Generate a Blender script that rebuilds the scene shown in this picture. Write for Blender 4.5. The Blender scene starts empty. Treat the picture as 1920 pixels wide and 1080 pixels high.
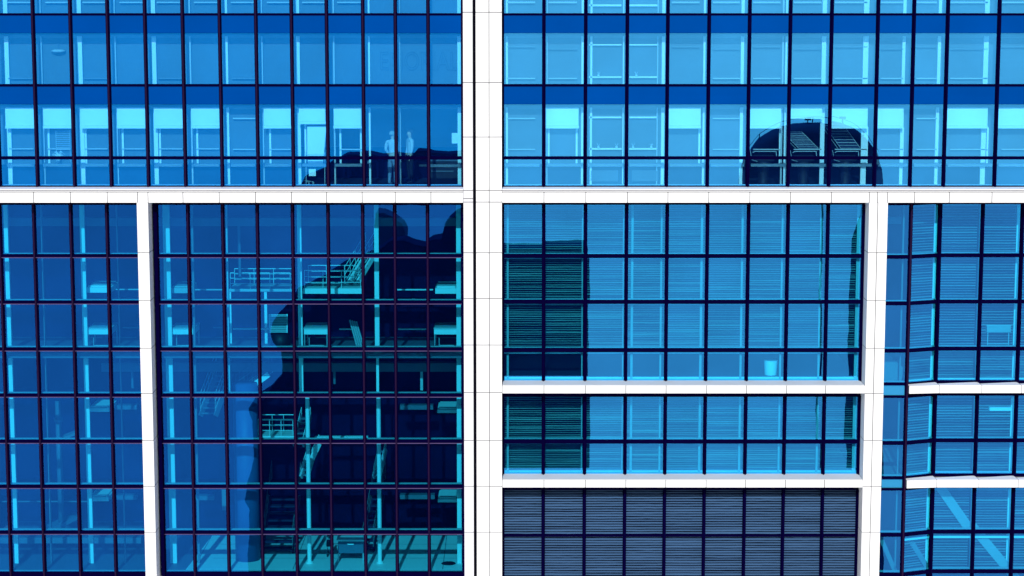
import bpy, bmesh, math, random
from mathutils import Vector, Matrix
random.seed(7)
R = math.radians
sc = bpy.context.scene
COL = sc.collection

# ------------------------------------------------------------------ camera model
F = 4000.0                      # focal length in pixels of the 1920 wide photograph
PITCH = R(7.85)
CY, CZ = -66.7, 48.0
SP, CP = math.sin(PITCH), math.cos(PITCH)

def U(px, py, Y=0.0):
    """world (x, z) where the sight line through a pixel meets the vertical plane at depth Y"""
    dx = (px - 960) / F
    du = (540 - py) / F
    dy = CP + du * SP
    dz = -SP + du * CP
    t = (Y - CY) / dy
    return dx * t, CZ + dz * t

def X(px, py, Y=0.0): return U(px, py, Y)[0]
def Zz(py, Y=0.0): return U(960, py, Y)[1]

cam = bpy.data.cameras.new("camera")
camo = bpy.data.objects.new("camera", cam)
COL.objects.link(camo)
cam.sensor_width = 36.0
cam.lens = 36.0 * F / 1920.0
cam.clip_start = 0.5
cam.clip_end = 20000
camo.location = (0, CY, CZ)
camo.rotation_euler = (math.pi / 2 - PITCH, 0, 0)
sc.camera = camo

# ------------------------------------------------------------------ materials
def newmat(name):
    m = bpy.data.materials.new(name)
    m.use_nodes = True
    nt = m.node_tree
    nt.nodes.clear()
    out = nt.nodes.new("ShaderNodeOutputMaterial")
    return m, nt, out

def plain(name, col, rough=0.6, metal=0.0, var=0.0, scale=3.0, spec=0.3, stretch=None):
    m, nt, out = newmat(name)
    b = nt.nodes.new("ShaderNodeBsdfPrincipled")
    b.inputs["Base Color"].default_value = (*col, 1)
    b.inputs["Roughness"].default_value = rough
    b.inputs["Metallic"].default_value = metal
    b.inputs["Specular IOR Level"].default_value = spec
    if var > 0:
        tc = nt.nodes.new("ShaderNodeTexCoord")
        mp = nt.nodes.new("ShaderNodeMapping")
        mp.inputs["Scale"].default_value = stretch or (1, 1, 1)
        no = nt.nodes.new("ShaderNodeTexNoise")
        no.inputs["Scale"].default_value = scale
        no.inputs["Detail"].default_value = 5
        mr = nt.nodes.new("ShaderNodeMapRange")
        mr.inputs["To Min"].default_value = 1 - var
        mr.inputs["To Max"].default_value = 1 + var
        mx = nt.nodes.new("ShaderNodeVectorMath"); mx.operation = 'SCALE'
        mx.inputs[0].default_value = col
        nt.links.new(tc.outputs["Object"], mp.inputs["Vector"])
        nt.links.new(mp.outputs["Vector"], no.inputs["Vector"])
        nt.links.new(no.outputs["Fac"], mr.inputs["Value"])
        nt.links.new(mr.outputs["Result"], mx.inputs["Scale"])
        nt.links.new(mx.outputs["Vector"], b.inputs["Base Color"])
    nt.links.new(b.outputs["BSDF"], out.inputs["Surface"])
    return m

def glass(name, refl, trans=(0.14, 0.68, 0.82), opaque=None, wave=0.0004, wscale=0.9):
    """blue coated glass: a mirror coating over a tinted clear body (opaque = back-painted spandrel)"""
    m, nt, out = newmat(name)
    g = nt.nodes.new("ShaderNodeBsdfGlossy")
    g.inputs["Color"].default_value = (*refl, 1)
    g.inputs["Roughness"].default_value = 0.0
    tc = nt.nodes.new("ShaderNodeTexCoord")
    no = nt.nodes.new("ShaderNodeTexNoise")
    no.inputs["Scale"].default_value = wscale
    no.inputs["Detail"].default_value = 2
    bp = nt.nodes.new("ShaderNodeBump")
    bp.inputs["Strength"].default_value = 1.0
    bp.inputs["Distance"].default_value = wave
    nt.links.new(tc.outputs["Object"], no.inputs["Vector"])
    oi = nt.nodes.new("ShaderNodeObjectInfo")
    n2 = nt.nodes.new("ShaderNodeTexNoise"); n2.inputs["Scale"].default_value = 0.55; n2.inputs["Detail"].default_value = 4
    m1 = nt.nodes.new("ShaderNodeMapRange"); m1.inputs["From Min"].default_value = .3; m1.inputs["From Max"].default_value = .7
    m1.inputs["To Min"].default_value = .90; m1.inputs["To Max"].default_value = 1.04
    m2 = nt.nodes.new("ShaderNodeMapRange"); m2.inputs["To Min"].default_value = .94; m2.inputs["To Max"].default_value = 1.05
    mm = nt.nodes.new("ShaderNodeMath"); mm.operation = 'MULTIPLY'
    vs = nt.nodes.new("ShaderNodeVectorMath"); vs.operation = 'SCALE'; vs.inputs[0].default_value = refl
    nt.links.new(tc.outputs["Object"], n2.inputs["Vector"]); nt.links.new(n2.outputs["Fac"], m1.inputs["Value"])
    nt.links.new(oi.outputs["Random"], m2.inputs["Value"]); nt.links.new(m1.outputs["Result"], mm.inputs[0]); nt.links.new(m2.outputs["Result"], mm.inputs[1])
    nt.links.new(mm.outputs["Value"], vs.inputs["Scale"]); nt.links.new(vs.outputs["Vector"], g.inputs["Color"])
    nt.links.new(no.outputs["Fac"], bp.inputs["Height"])
    nt.links.new(bp.outputs["Normal"], g.inputs["Normal"])
    if opaque is None:
        t = nt.nodes.new("ShaderNodeBsdfTransparent")
        t.inputs["Color"].default_value = (*trans, 1)
    else:
        t = nt.nodes.new("ShaderNodeBsdfDiffuse")
        t.inputs["Color"].default_value = (*opaque, 1)
    a = nt.nodes.new("ShaderNodeAddShader")
    nt.links.new(t.outputs[0], a.inputs[0])
    nt.links.new(g.outputs[0], a.inputs[1])
    nt.links.new(a.outputs[0], out.inputs["Surface"])
    return m

def clear(name):
    m, nt, out = newmat(name)
    t = nt.nodes.new("ShaderNodeBsdfTransparent")
    t.inputs["Color"].default_value = (0.99, 0.99, 0.99, 1)
    nt.links.new(t.outputs[0], out.inputs["Surface"])
    return m

def stone(name, col):
    m = plain(name, col, 0.75, var=0.025, scale=0.8, stretch=(3, 3, .6), spec=0.1)
    nt = m.node_tree
    b = [n for n in nt.nodes if n.type == 'BSDF_PRINCIPLED'][0]
    src = b.inputs["Base Color"].links[0].from_socket
    ge = nt.nodes.new("ShaderNodeNewGeometry")
    mr = nt.nodes.new("ShaderNodeMapRange"); mr.inputs["To Min"].default_value = .91; mr.inputs["To Max"].default_value = 1.0
    vs = nt.nodes.new("ShaderNodeVectorMath"); vs.operation = 'SCALE'
    nt.links.new(ge.outputs["Random Per Island"], mr.inputs["Value"]); nt.links.new(src, vs.inputs[0])
    nt.links.new(mr.outputs["Result"], vs.inputs["Scale"]); nt.links.new(vs.outputs["Vector"], b.inputs["Base Color"])
    return m

M = {
    'stone': stone('white_stone', (0.78, 0.78, 0.785)),
    'stone_cool': stone('pale_grey_stone', (0.70, 0.70, 0.735)),
    'ledge': plain('grey_ledge_stone', (0.60, 0.60, 0.60), 0.8, var=0.05, scale=2),
    'post_paint': plain('pale_post_paint', (0.36, 0.37, 0.38), 0.6, var=0.15, scale=3, stretch=(1, 1, 6)),
    'joint': plain('stone_joint', (0.14, 0.14, 0.15), 0.9),
    'gap': plain('black_gasket', (0.004, 0.004, 0.008), 0.9, spec=0.0),
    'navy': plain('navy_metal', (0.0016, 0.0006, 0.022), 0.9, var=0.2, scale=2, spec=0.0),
    'plum_lit': plain('plum_lit_metal', (0.012, 0.004, 0.026), 0.8, var=0.2, scale=2, spec=0.05),
    'lilac_lit': plain('lilac_lit_metal', (0.085, 0.06, 0.15), 0.7, spec=0.05),
    'white': plain('white_paint', (0.84, 0.84, 0.84), 0.6, var=0.05, scale=2),
    'white2': plain('off_white_paint', (0.50, 0.50, 0.52), 0.6, var=0.05, scale=2),
    'grey': plain('grey_paint', (0.20, 0.20, 0.22), 0.6, var=0.1, scale=2),
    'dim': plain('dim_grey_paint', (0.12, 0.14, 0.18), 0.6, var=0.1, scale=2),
    'fabric': plain('blind_fabric', (0.86, 0.86, 0.82), 0.8, var=0.04, scale=4, stretch=(1, 1, 8)),
    'slat': plain('blind_slat', (0.24, 0.25, 0.235), 0.6, var=0.6, scale=1.6, stretch=(0.5, 1, 9)),
    'slat_bay': plain('blind_slat_pale', (0.27, 0.28, 0.28), 0.6, var=0.4, scale=1.6, stretch=(0.5, 1, 9)),
    'louvre': plain('blue_grey_louvre', (0.050, 0.120, 0.250), 0.45, var=0.35, scale=1.5, stretch=(0.5, 1, 9)),
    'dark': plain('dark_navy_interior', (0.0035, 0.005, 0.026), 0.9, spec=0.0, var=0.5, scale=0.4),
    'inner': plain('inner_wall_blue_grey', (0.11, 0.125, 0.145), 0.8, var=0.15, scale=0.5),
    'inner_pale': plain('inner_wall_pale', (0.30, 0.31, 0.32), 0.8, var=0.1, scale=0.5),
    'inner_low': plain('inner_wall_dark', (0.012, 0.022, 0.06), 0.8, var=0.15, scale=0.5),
    'floor': plain('pale_floor_tile', (0.82, 0.83, 0.83), 0.55, var=0.06, scale=0.8),
    'colblue': plain('blue_column_paint', (0.05, 0.10, 0.24), 0.5, var=0.06, scale=1),
    'panel': plain('teal_grey_panel', (0.10, 0.15, 0.22), 0.5, var=0.06, scale=1),
    'steel': plain('brushed_steel', (0.45, 0.48, 0.50), 0.35, metal=0.3),
    'black': plain('black_plastic', (0.012, 0.012, 0.02), 0.5),
    'tower': plain('dark_tower_cladding', (0.022, 0.045, 0.125), 0.9, spec=0.0, var=0.5, scale=0.2),
    'tower2': plain('slate_tower_cladding', (0.16, 0.18, 0.28), 0.9, spec=0.0, var=0.3, scale=0.2),
    'shirt': plain('white_shirt_cloth', (0.50, 0.50, 0.52), 0.8, var=0.15, scale=6),
    'jeans': plain('blue_trouser_cloth', (0.20, 0.28, 0.42), 0.8, var=0.15, scale=8),
    'darkcloth': plain('black_trouser_cloth', (0.012, 0.014, 0.03), 0.8),
    'skin': plain('skin', (0.52, 0.36, 0.28), 0.6),
    'hair': plain('grey_hair', (0.35, 0.34, 0.34), 0.8),
    'hair2': plain('brown_hair', (0.06, 0.045, 0.04), 0.8),
    'bag': plain('crumpled_plastic', (0.35, 0.38, 0.40), 0.4),
    'bin': plain('white_bin_plastic', (0.80, 0.80, 0.80), 0.4),
    'leaf': plain('leaf_green', (0.10, 0.22, 0.10), 0.6),
    'letter': plain('letter_outline', (0.092, 0.108, 0.130), 0.8),
    'glass_ur': glass('glass_upper_right', (0.055, 0.46, 0.93), (0.33, 0.68, 0.80)),  # reflection tint differs per block to stand for brighter or darker mirrored surroundings
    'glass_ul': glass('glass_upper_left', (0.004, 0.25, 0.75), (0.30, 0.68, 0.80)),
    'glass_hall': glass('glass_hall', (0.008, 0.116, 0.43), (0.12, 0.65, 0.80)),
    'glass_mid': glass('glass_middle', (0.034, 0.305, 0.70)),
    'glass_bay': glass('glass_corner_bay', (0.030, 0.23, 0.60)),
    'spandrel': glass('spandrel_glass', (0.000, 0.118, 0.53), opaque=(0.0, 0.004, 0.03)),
    'clear': clear('clear_glass_edge'),
}

# ------------------------------------------------------------------ mesh builder
class MB:
    def __init__(s): s.v = []; s.f = []; s.m = []
    def quad_box(s, c, mi=0, faces=None):
        """c: 8 corners, bottom ring 0-3 (ccw from above), top ring 4-7; faces order: bottom, top, front(-y), right, back, left"""
        b = len(s.v); s.v += [tuple(p) for p in c]
        fs = [(3, 2, 1, 0), (4, 5, 6, 7), (0, 1, 5, 4), (1, 2, 6, 5), (2, 3, 7, 6), (3, 0, 4, 7)]
        for k, f in enumerate(fs):
            s.f.append(tuple(b + i for i in f)); s.m.append(faces[k] if faces else mi)
        return s
    def box(s, x0, x1, y0, y1, z0, z1, mi=0, faces=None):
        if x0 > x1: x0, x1 = x1, x0
        if z0 > z1: z0, z1 = z1, z0
        if y0 > y1: y0, y1 = y1, y0
        return s.quad_box([(x0, y0, z0), (x1, y0, z0), (x1, y1, z0), (x0, y1, z0),
                           (x0, y0, z1), (x1, y0, z1), (x1, y1, z1), (x0, y1, z1)], mi, faces)
    def tube(s, p, q, r, n=8, mi=0, r2=None):
        p, q = Vector(p), Vector(q); d = (q - p).normalized()
        a = d.orthogonal().normalized(); c = d.cross(a)
        r2 = r if r2 is None else r2
        b = len(s.v)
        for (o, rr) in ((p, r), (q, r2)):
            for k in range(n):
                t = 2 * math.pi * k / n
                s.v.append(tuple(o + (a * math.cos(t) + c * math.sin(t)) * rr))
        for k in range(n):
            k2 = (k + 1) % n
            s.f.append((b + k, b + k2, b + n + k2, b + n + k)); s.m.append(mi)
        s.f.append(tuple(b + n - 1 - k for k in range(n))); s.m.append(mi)
        s.f.append(tuple(b + n + k for k in range(n))); s.m.append(mi)
        return s
    def path(s, pts, r, n=6, mi=0):
        for a, b in zip(pts[:-1], pts[1:]): s.tube(a, b, r, n, mi)
        return s
    def bar(s, p, q, w, h, mi=0):
        """rectangular bar from p to q, w across (horizontal), h thick"""
        p, q = Vector(p), Vector(q); d = (q - p).normalized()
        side = d.cross(Vector((0, 0, 1)))
        side = side.normalized() if side.length > 1e-4 else Vector((1, 0, 0))
        up = side.cross(d).normalized()
        a, c = side * w / 2, up * h / 2
        return s.quad_box([p - a - c, p + a - c, q + a - c, q - a - c, p - a + c, p + a + c, q + a + c, q - a + c], mi)
    def extrude_xz(s, pts, y0, y1, mi=0):
        n = len(pts); b = len(s.v)
        s.v += [(x, y0, z) for x, z in pts] + [(x, y1, z) for x, z in pts]
        s.f.append(tuple(b + i for i in range(n))); s.m.append(mi)
        s.f.append(tuple(b + n + n - 1 - i for i in range(n))); s.m.append(mi)
        for i in range(n):
            j = (i + 1) % n
            s.f.append((b + i, b + n + i, b + n + j, b + j)); s.m.append(mi)
        return s
    def slat(s, x0, x1, ya, yb, dy, z, tl, th, n=5, amp=.0022):
        """one long slat, tilted by tl over its depth dy and slightly rippled along its length"""
        b = len(s.v)
        for k in range(n + 1):
            t = k / n; x = x0 + (x1 - x0) * t; y = ya + (yb - ya) * t; q = z + random.gauss(0, amp)
            s.v += [(x, y, q - tl), (x, y + dy, q + tl), (x, y + dy, q + tl + th), (x, y, q - tl + th)]
        for k in range(n):
            for j in range(4):
                j2 = (j + 1) % 4
                s.f.append((b + 4 * k + j, b + 4 * k + j2, b + 4 * k + 4 + j2, b + 4 * k + 4 + j)); s.m.append(0)
        s.f.append((b + 3, b + 2, b + 1, b)); s.m.append(0)
        s.f.append((b + 4 * n, b + 4 * n + 1, b + 4 * n + 2, b + 4 * n + 3)); s.m.append(0)
        return s
    def lathe(s, prof, cx, cy, n=32, mi=0):
        b = len(s.v); k = len(prof)
        for i in range(n):
            t = 2 * math.pi * i / n
            for r, z in prof: s.v.append((cx + r * math.cos(t), cy + r * math.sin(t), z))
        for i in range(n):
            i2 = (i + 1) % n
            for j in range(k - 1):
                s.f.append((b + i * k + j, b + i2 * k + j, b + i2 * k + j + 1, b + i * k + j + 1)); s.m.append(mi)
        return s

def base_of(o):
    while o is not None and o.parent is not None: o = o.parent
    return Vector(o.location) if o is not None else Vector((0, 0, 0))

def obj(name, mb, mats, parent=None, origin=None, bevel=0.0, smooth=False):
    me = bpy.data.meshes.new(name)
    off = base_of(parent) if parent is not None else Vector(origin or (0, 0, 0))
    me.from_pydata([tuple(Vector(v) - off) for v in mb.v], [], mb.f)
    if not isinstance(mats, (list, tuple)): mats = [mats]
    for m in mats: me.materials.append(m)
    for p, mi in zip(me.polygons, mb.m):
        p.material_index = mi; p.use_smooth = smooth
    bm = bmesh.new(); bm.from_mesh(me)
    bmesh.ops.recalc_face_normals(bm, faces=bm.faces)
    bm.to_mesh(me); bm.free(); me.update()
    o = bpy.data.objects.new(name, me)
    COL.objects.link(o)
    if parent is not None: o.parent = parent
    else: o.location = off
    if bevel:
        md = o.modifiers.new("edge", 'BEVEL'); md.width = bevel; md.segments = 2; md.limit_method = 'ANGLE'
    return o

def tag(o, label=None, cat=None, group=None, kind=None):
    if label: o['label'] = label
    if cat: o['category'] = cat
    if group: o['group'] = group
    if kind: o['kind'] = kind
    return o

def thing(name, label, cat, loc, group=None):
    o = bpy.data.objects.new(name, None); COL.objects.link(o)
    o.location = loc; o.empty_display_size = 0.2
    return tag(o, label, cat, group)

def copy_thing(root, loc, label, group=None):
    r = root.copy(); COL.objects.link(r); r.location = loc; r['label'] = label
    if group: r['group'] = group
    for ch in list(root.children):
        c = ch.copy(); COL.objects.link(c); c.parent = r
        for g in list(ch.children):
            d = g.copy(); COL.objects.link(d); d.parent = c
    return r

# ------------------------------------------------------------------ world, sun
SUN_EL, SUN_AZ = R(29), R(4)          # sun behind the camera, a little to its left
w = bpy.data.worlds.new("World"); sc.world = w; w.use_nodes = True
nt = w.node_tree; nt.nodes.clear()
sky = nt.nodes.new("ShaderNodeTexSky"); sky.sky_type = 'NISHITA'; sky.sun_disc = False
sky.sun_elevation = SUN_EL; sky.sun_rotation = math.pi + SUN_AZ
bg = nt.nodes.new("ShaderNodeBackground"); bg.inputs["Strength"].default_value = 0.10
wo = nt.nodes.new("ShaderNodeOutputWorld")
nt.links.new(sky.outputs[0], bg.inputs[0]); nt.links.new(bg.outputs[0], wo.inputs[0])
sl = bpy.data.lights.new("sun", 'SUN'); sl.energy = 4.2; sl.angle = R(0.5); sl.color = (1.0, 0.97, 0.93)
so = bpy.data.objects.new("sun", sl); COL.objects.link(so)
sd = Vector((math.sin(SUN_AZ) * math.cos(SUN_EL), math.cos(SUN_AZ) * math.cos(SUN_EL), -math.sin(SUN_EL)))
so.rotation_euler = sd.to_track_quat('-Z', 'Y').to_euler()
so.location = (-20, -120, 120)
sc.view_settings.view_transform = 'Standard'
sc.view_settings.look = 'None'
sc.view_settings.gamma = 1.0
sc.view_settings.use_curve_mapping = False
sc.view_settings.exposure = -0.10

# ------------------------------------------------------------------ ground
g = MB(); g.box(-40000, 40000, -50000, 20000, -0.5, 0)
tag(obj('ground', g, plain('pale_paving', (0.78, 0.78, 0.79), 0.9, var=0.05, scale=0.02, spec=0.0)), kind='structure')

# ------------------------------------------------------------------ buildings: common numbers
YS = -0.84                                    # front face of the stone frame
left = thing('office_building', 'left office building, white stone frame round a dark blue glass stair hall', 'building', (-17.0, 0, 0))
right = thing('office_building', 'right office building, pale blue glazing over shaded office windows and louvres', 'building', (17.0, 0, 0))
XG = X(890, 540, YS)                           # the black gap between them

UL = [(-4, 217), (67.3, 217), (137, 217), (206.3, 217), (276, 217), (346, 217), (415, 217), (482.7, 217), (549, 217),
      (614.4, 217), (682, 217), (742.5, 217), (803.5, 217), (868, 217)]
UL = [X(-73, 217)] + [X(a, b) for a, b in UL]
UR = [X(a, 217) for a in (942, 1019.5, 1097.5, 1175, 1250.5, 1327.5, 1403, 1479, 1556, 1642, 1709, 1772, 1868, 1948)]
LB = [X(a, 480) for a in (-67, 2, 66, 135, 202.6, 272)]
HL = [X(a, 480) for a in (295, 354, 419, 483.7, 549.6, 616, 680.7, 740.7, 802, 868)]
MR = [X(a, 400) for a in (942, 1019.5, 1098, 1175, 1251, 1326.7, 1403.7, 1477.8, 1552.6, 1620)]

# -------- glazing helpers
def pane(name, x0, x1, z0, z1, mat, parent, Y=0.0, Y2=None, tilt=0.0004, label=None):
    """a slightly out-of-true sheet of glass; Y2 = depth at its right edge"""
    e = 0.004; t = 0.02
    Y2 = Y if Y2 is None else Y2
    a = random.gauss(0, tilt); b = random.gauss(0, tilt)
    wx, wz = (x1 - x0) / 2, (z1 - z0) / 2
    def yy(sx, sz): return (Y if sx < 0 else Y2) + a * sx * wx + b * sz * wz
    c = []
    for sz, z in ((-1, z0 + e), (1, z1 - e)):
        c += [(x0 + e, yy(-1, sz), z), (x1 - e, yy(1, sz), z), (x1 - e, yy(1, sz) + t, z), (x0 + e, yy(-1, sz) + t, z)]
    mb = MB(); mb.quad_box(c, faces=[1, 1, 0, 1, 1, 1])
    o = obj(name, mb, [mat, M['clear']], parent)
    if label: o['label'] = label
    return o

def mullion(x, z0, z1, parent, Y=0.0, lit=True):
    mb = MB()
    mb.box(x - .056, x + .056, Y - .055, Y - .006, z0, z1, 0)
    mb.box(x - .024, x + .024, Y - .15, Y - .055, z0 - .0, z1, 1 if lit else 0)  # fin tone paints the purple of its sunlit side
    mb.box(x - .035, x + .035, Y + .03, Y + .16, z0, z1, 0)
    return obj('mullion', mb, [M['navy'], M['plum_lit']], parent)

def transom(x0, x1, z, h, parent, Y=0.0, Y2=None, lip=False, sill=True, head=False):
    Y2 = Y if Y2 is None else Y2
    mb = MB()
    def seg(ya, yb, za, zb, mi):
        mb.quad_box([(x0, Y + ya, za), (x1, Y2 + ya, za), (x1, Y2 + yb, za), (x0, Y + yb, za),
                     (x0, Y + ya, zb), (x1, Y2 + ya, zb), (x1, Y2 + yb, zb), (x0, Y + yb, zb)], mi)
    seg(-.045, -.007, z - h / 2, z + h / 2, 0)
    seg(.03, .12, z - h / 2, z + h / 2, 0)
    if lip: seg(-.060, -.046, z - h / 2, z - h / 2 + .022, 1)  # paints the thin lit lower edge as a paler strip
    o = obj('transom', mb, [M['navy'], M['lilac_lit']], parent)
    if sill:
        mb2 = MB(); mb = mb2
        def seg2(ya, yb, za, zb):
            mb2.quad_box([(x0, Y + ya, za), (x1, Y2 + ya, za), (x1, Y2 + yb, za), (x0, Y + yb, za),
                          (x0, Y + ya, zb), (x1, Y2 + ya, zb), (x1, Y2 + yb, zb), (x0, Y + yb, zb)], 0)
        seg2(.125, .30, z + h / 2 - .03, z + h / 2 + .012)
        if head: seg2(.125, .26, z - h / 2 - .045, z - h / 2 - .02)
        obj('inner_sill', mb2, M['white2'], o)
    return o

# ================================================================== LEFT BUILDING, upper storeys
ROWS_U = [(-106, 'sp'), (-71, 'w'), (27, 'sp'), (62, 'w'), (160, 'sp'), (195.5, 'w'), (296, 'low'), (351.5, None)]
zt = {py: Zz(py) for py, _ in ROWS_U}
YI = .55                                          # plane of the inner wall and its posts

def upper(parent, xs, gmat, side, blinds, first_open):
    ztop, zbot = zt[-106], zt[351.5]
    for i in range(len(xs) - 1):
        x0, x1 = xs[i], xs[i + 1]
        for k, (py, kind) in enumerate(ROWS_U[:-1]):
            z1, z0 = zt[py], zt[ROWS_U[k + 1][0]]
            if kind == 'sp':
                mb = MB(); a = random.gauss(0, .0005)
                mb.box(x0 + .004, x1 - .004, 0.001 + a, .05, z0 + .004, z1 - .004)
                obj('spandrel_panel', mb, M['spandrel'], parent)
            else:
                wdw = pane('window', x0, x1, z0, z1, gmat, parent)
                if kind == 'w' and py == 195.5 and i in blinds:
                    yb = YI - .25
                    zb = Zz(blinds[i], yb); zc = Zz(202, yb)
                    s = .012 * 0
                    mb = MB()
                    xa, xb = x0 + .16, x1 - .10
                    if side > 0: xa, xb = x0 + .06, x1 - .20
                    # shift with depth so that the blind hangs behind its own pane
                    k_ = (yb - CY) / (0 - CY)
                    xa, xb = xa * k_ if False else xa, xb
                    mb.box(xa, xb, yb, yb + .012, zb + .06, zc)
                    bl = obj('roller_blind', mb, M['fabric'], wdw)
                    mb = MB(); mb.box(xa - .01, xb + .01, yb - .02, yb + .02, zb - .03, zb + .055)
                    obj('blind_bar', mb, M['white'], wdw)
    for i, x in enumerate(xs):
        mullion(x, zbot - .06, ztop, parent, lit=(side < 0))
    for py, h in ((27, .075), (160, .080), (296, .095)):
        transom(xs[0], xs[-1], zt[py], h, parent, sill=False)
    transom(xs[0], xs[-1], zt[351.5] + .03, .06, parent, sill=True)

blL = {2: 239, 3: 239, 4: 239, 5: 239, 6: 239, 9: 239, 10: 230, 11: 239, 1: 239, 0: 239}
blL = {k - 0: v for k, v in blL.items()}
blL = {1: 239, 2: 239, 3: 239, 4: 239, 5: 239, 6: 239, 7 + 1: 239, 9: 231, 10: 239}
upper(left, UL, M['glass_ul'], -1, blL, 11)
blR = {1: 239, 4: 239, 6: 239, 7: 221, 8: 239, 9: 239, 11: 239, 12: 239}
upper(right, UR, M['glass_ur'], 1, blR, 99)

# inner wall, posts and rails of the double skin
def rows_inner():
    # (top py, bottom py of the opening, sill row?)
    return [(-71, 27), (62, 160), (195.5, 351.5)]

def post(name, parent, pxa, pxb, pyref, z0, z1, Y, mat, depth=.1):
    xa, xb = X(pxa, pyref, Y), X(pxb, pyref, Y)
    mb = MB(); mb.box(xa, xb, Y, Y + depth, z0, z1)
    return obj(name, mb, mat, parent, bevel=.006)

def storey_inner(parent, x0, x1, posts, wall_mat, gap, xwall0=None, xwall1=None):
    xw0 = x0 if xwall0 is None else xwall0; xw1 = x1 if xwall1 is None else xwall1
    for k, (a, b) in enumerate(rows_inner()):
        zb, za = Zz(b, .5), Zz(a, .5)
        spans = [(xw0, xw1)]
        if b > 300:                                     # open rooms: no inner wall behind these panes
            ga, gb = X(gap[0], 250, YI), X(gap[1], 250, YI)
            spans = [(c, d) for (c, d) in ((xw0, ga), (gb, xw1)) if d - c > .1]
        for (wa, wb) in spans:
            mb = MB()
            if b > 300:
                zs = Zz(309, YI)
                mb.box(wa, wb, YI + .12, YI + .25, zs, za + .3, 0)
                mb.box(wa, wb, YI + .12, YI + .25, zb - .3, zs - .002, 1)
            else:
                mb.box(wa, wb, YI + .12, YI + .25, zb - .6, za + .3, 0)
            obj('inner_wall', mb, [wall_mat, M['inner_low']], parent)
        for (pa, pb, m) in posts:
            post('post', parent, pa, pb, 250, zb - .4, Zz(a + 6, YI), YI, M[m])
        # head rail under the ceiling
        mb = MB(); mb.box(xw0, xw1, YI + .02, YI + .10, Zz(a + 9, YI + .05), Zz(a + 3.5, YI + .05))
        obj('head_rail', mb, M['grey'], parent)

# left posts (pixels at y = 250)
PL = [(-57, -50, 'white'), (13, 21, 'white'), (80, 83, 'white2'), (149, 158, 'white'), (218, 221, 'white2'), (288, 296, 'white'), (358, 361, 'white2'),
      (425, 430, 'white'), (492, 495, 'white2'), (557, 564, 'white'), (626, 629, 'white2'), (691.5, 695, 'white'), (748.5, 751.5, 'white2'), (858, 864.5, 'white')]
XL0, XL1 = X(-75, 217), X(880, 217, 1.0)
storey_inner(left, XL0, XL1, PL, M['inner'], (553, 875))
PR = [(948.5, 952.5, 'white'), (1024.5, 1026.5, 'white2'), (1089.5, 1093.5, 'white'), (1106, 1110, 'white'), (1167, 1169, 'white'), (1231, 1233, 'white2'),
      (1239.5, 1245.5, 'white'), (1317, 1321, 'white'), (1387, 1393, 'white'), (1464, 1467, 'white2'), (1470, 1475, 'white'), (1538, 1546, 'white'),
      (1615, 1625, 'white'), (1688, 1694, 'white'), (1754, 1760, 'white'), (1840, 1849, 'white'), (1925, 1930, 'white')]
XR0, XR1 = X(930, 217, 1.0), X(1990, 217)
storey_inner(right, XR0, XR1, PR, M['inner'], (1398, 1640))

# horizontal rails of the inner windows
def rail(parent, name, pxa, pxb, py, h, Y, mat, pyref=None):
    z = Zz(py, Y); mb = MB()
    mb.box(X(pxa, py, Y), X(pxb, py, Y), Y - .05, Y + .05, z - h / 2, z + h / 2)
    return obj(name, mb, M[mat], parent)

def px_of(xs, i, py=217):      # pixel x of a pane edge
    t = (0 - CY) / (CP + (540 - py) / F * SP)
    return xs[i] / t * F + 960

for i in range(len(UL) - 1):
    a, b = px_of(UL, i) + 14, px_of(UL, i + 1) - 4
    if i >= 11: continue
    rail(left, 'window_rail', a + (4 if i % 2 else 0), b, 309.5, .085, YI - .08, 'white')
    if i not in (9, 11): rail(left, 'window_rail', a + 8, b, 280 if i > 6 else 279, .03, YI + .05, 'white2')
    if i == 7: rail(left, 'window_rail', a + 8, b, 222, .04, YI + .05, 'white2')
    if i in (1, 3, 5, 7): rail(left, 'window_rail', a + 6, b, 147, .03, YI + .05, 'grey')
    rail(left, 'window_rail', a + 4, b, 4.5, .04, YI + .05, 'white2')
    if i in blL:
        # frame of the inner window under the blind
        mb = MB(); Y = YI + .04
        xa = X(a + 8, 260, Y)
        mb.box(xa, xa + .06, Y, Y + .06, Zz(309, Y), Zz(blL[i], Y))
        if i >= 10: mb.box(X(b - 3, 260, Y), X(b, 260, Y), Y, Y + .06, Zz(309, Y), Zz(blL[i], Y))
        obj('window_frame', mb, M['white'], left)
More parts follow.
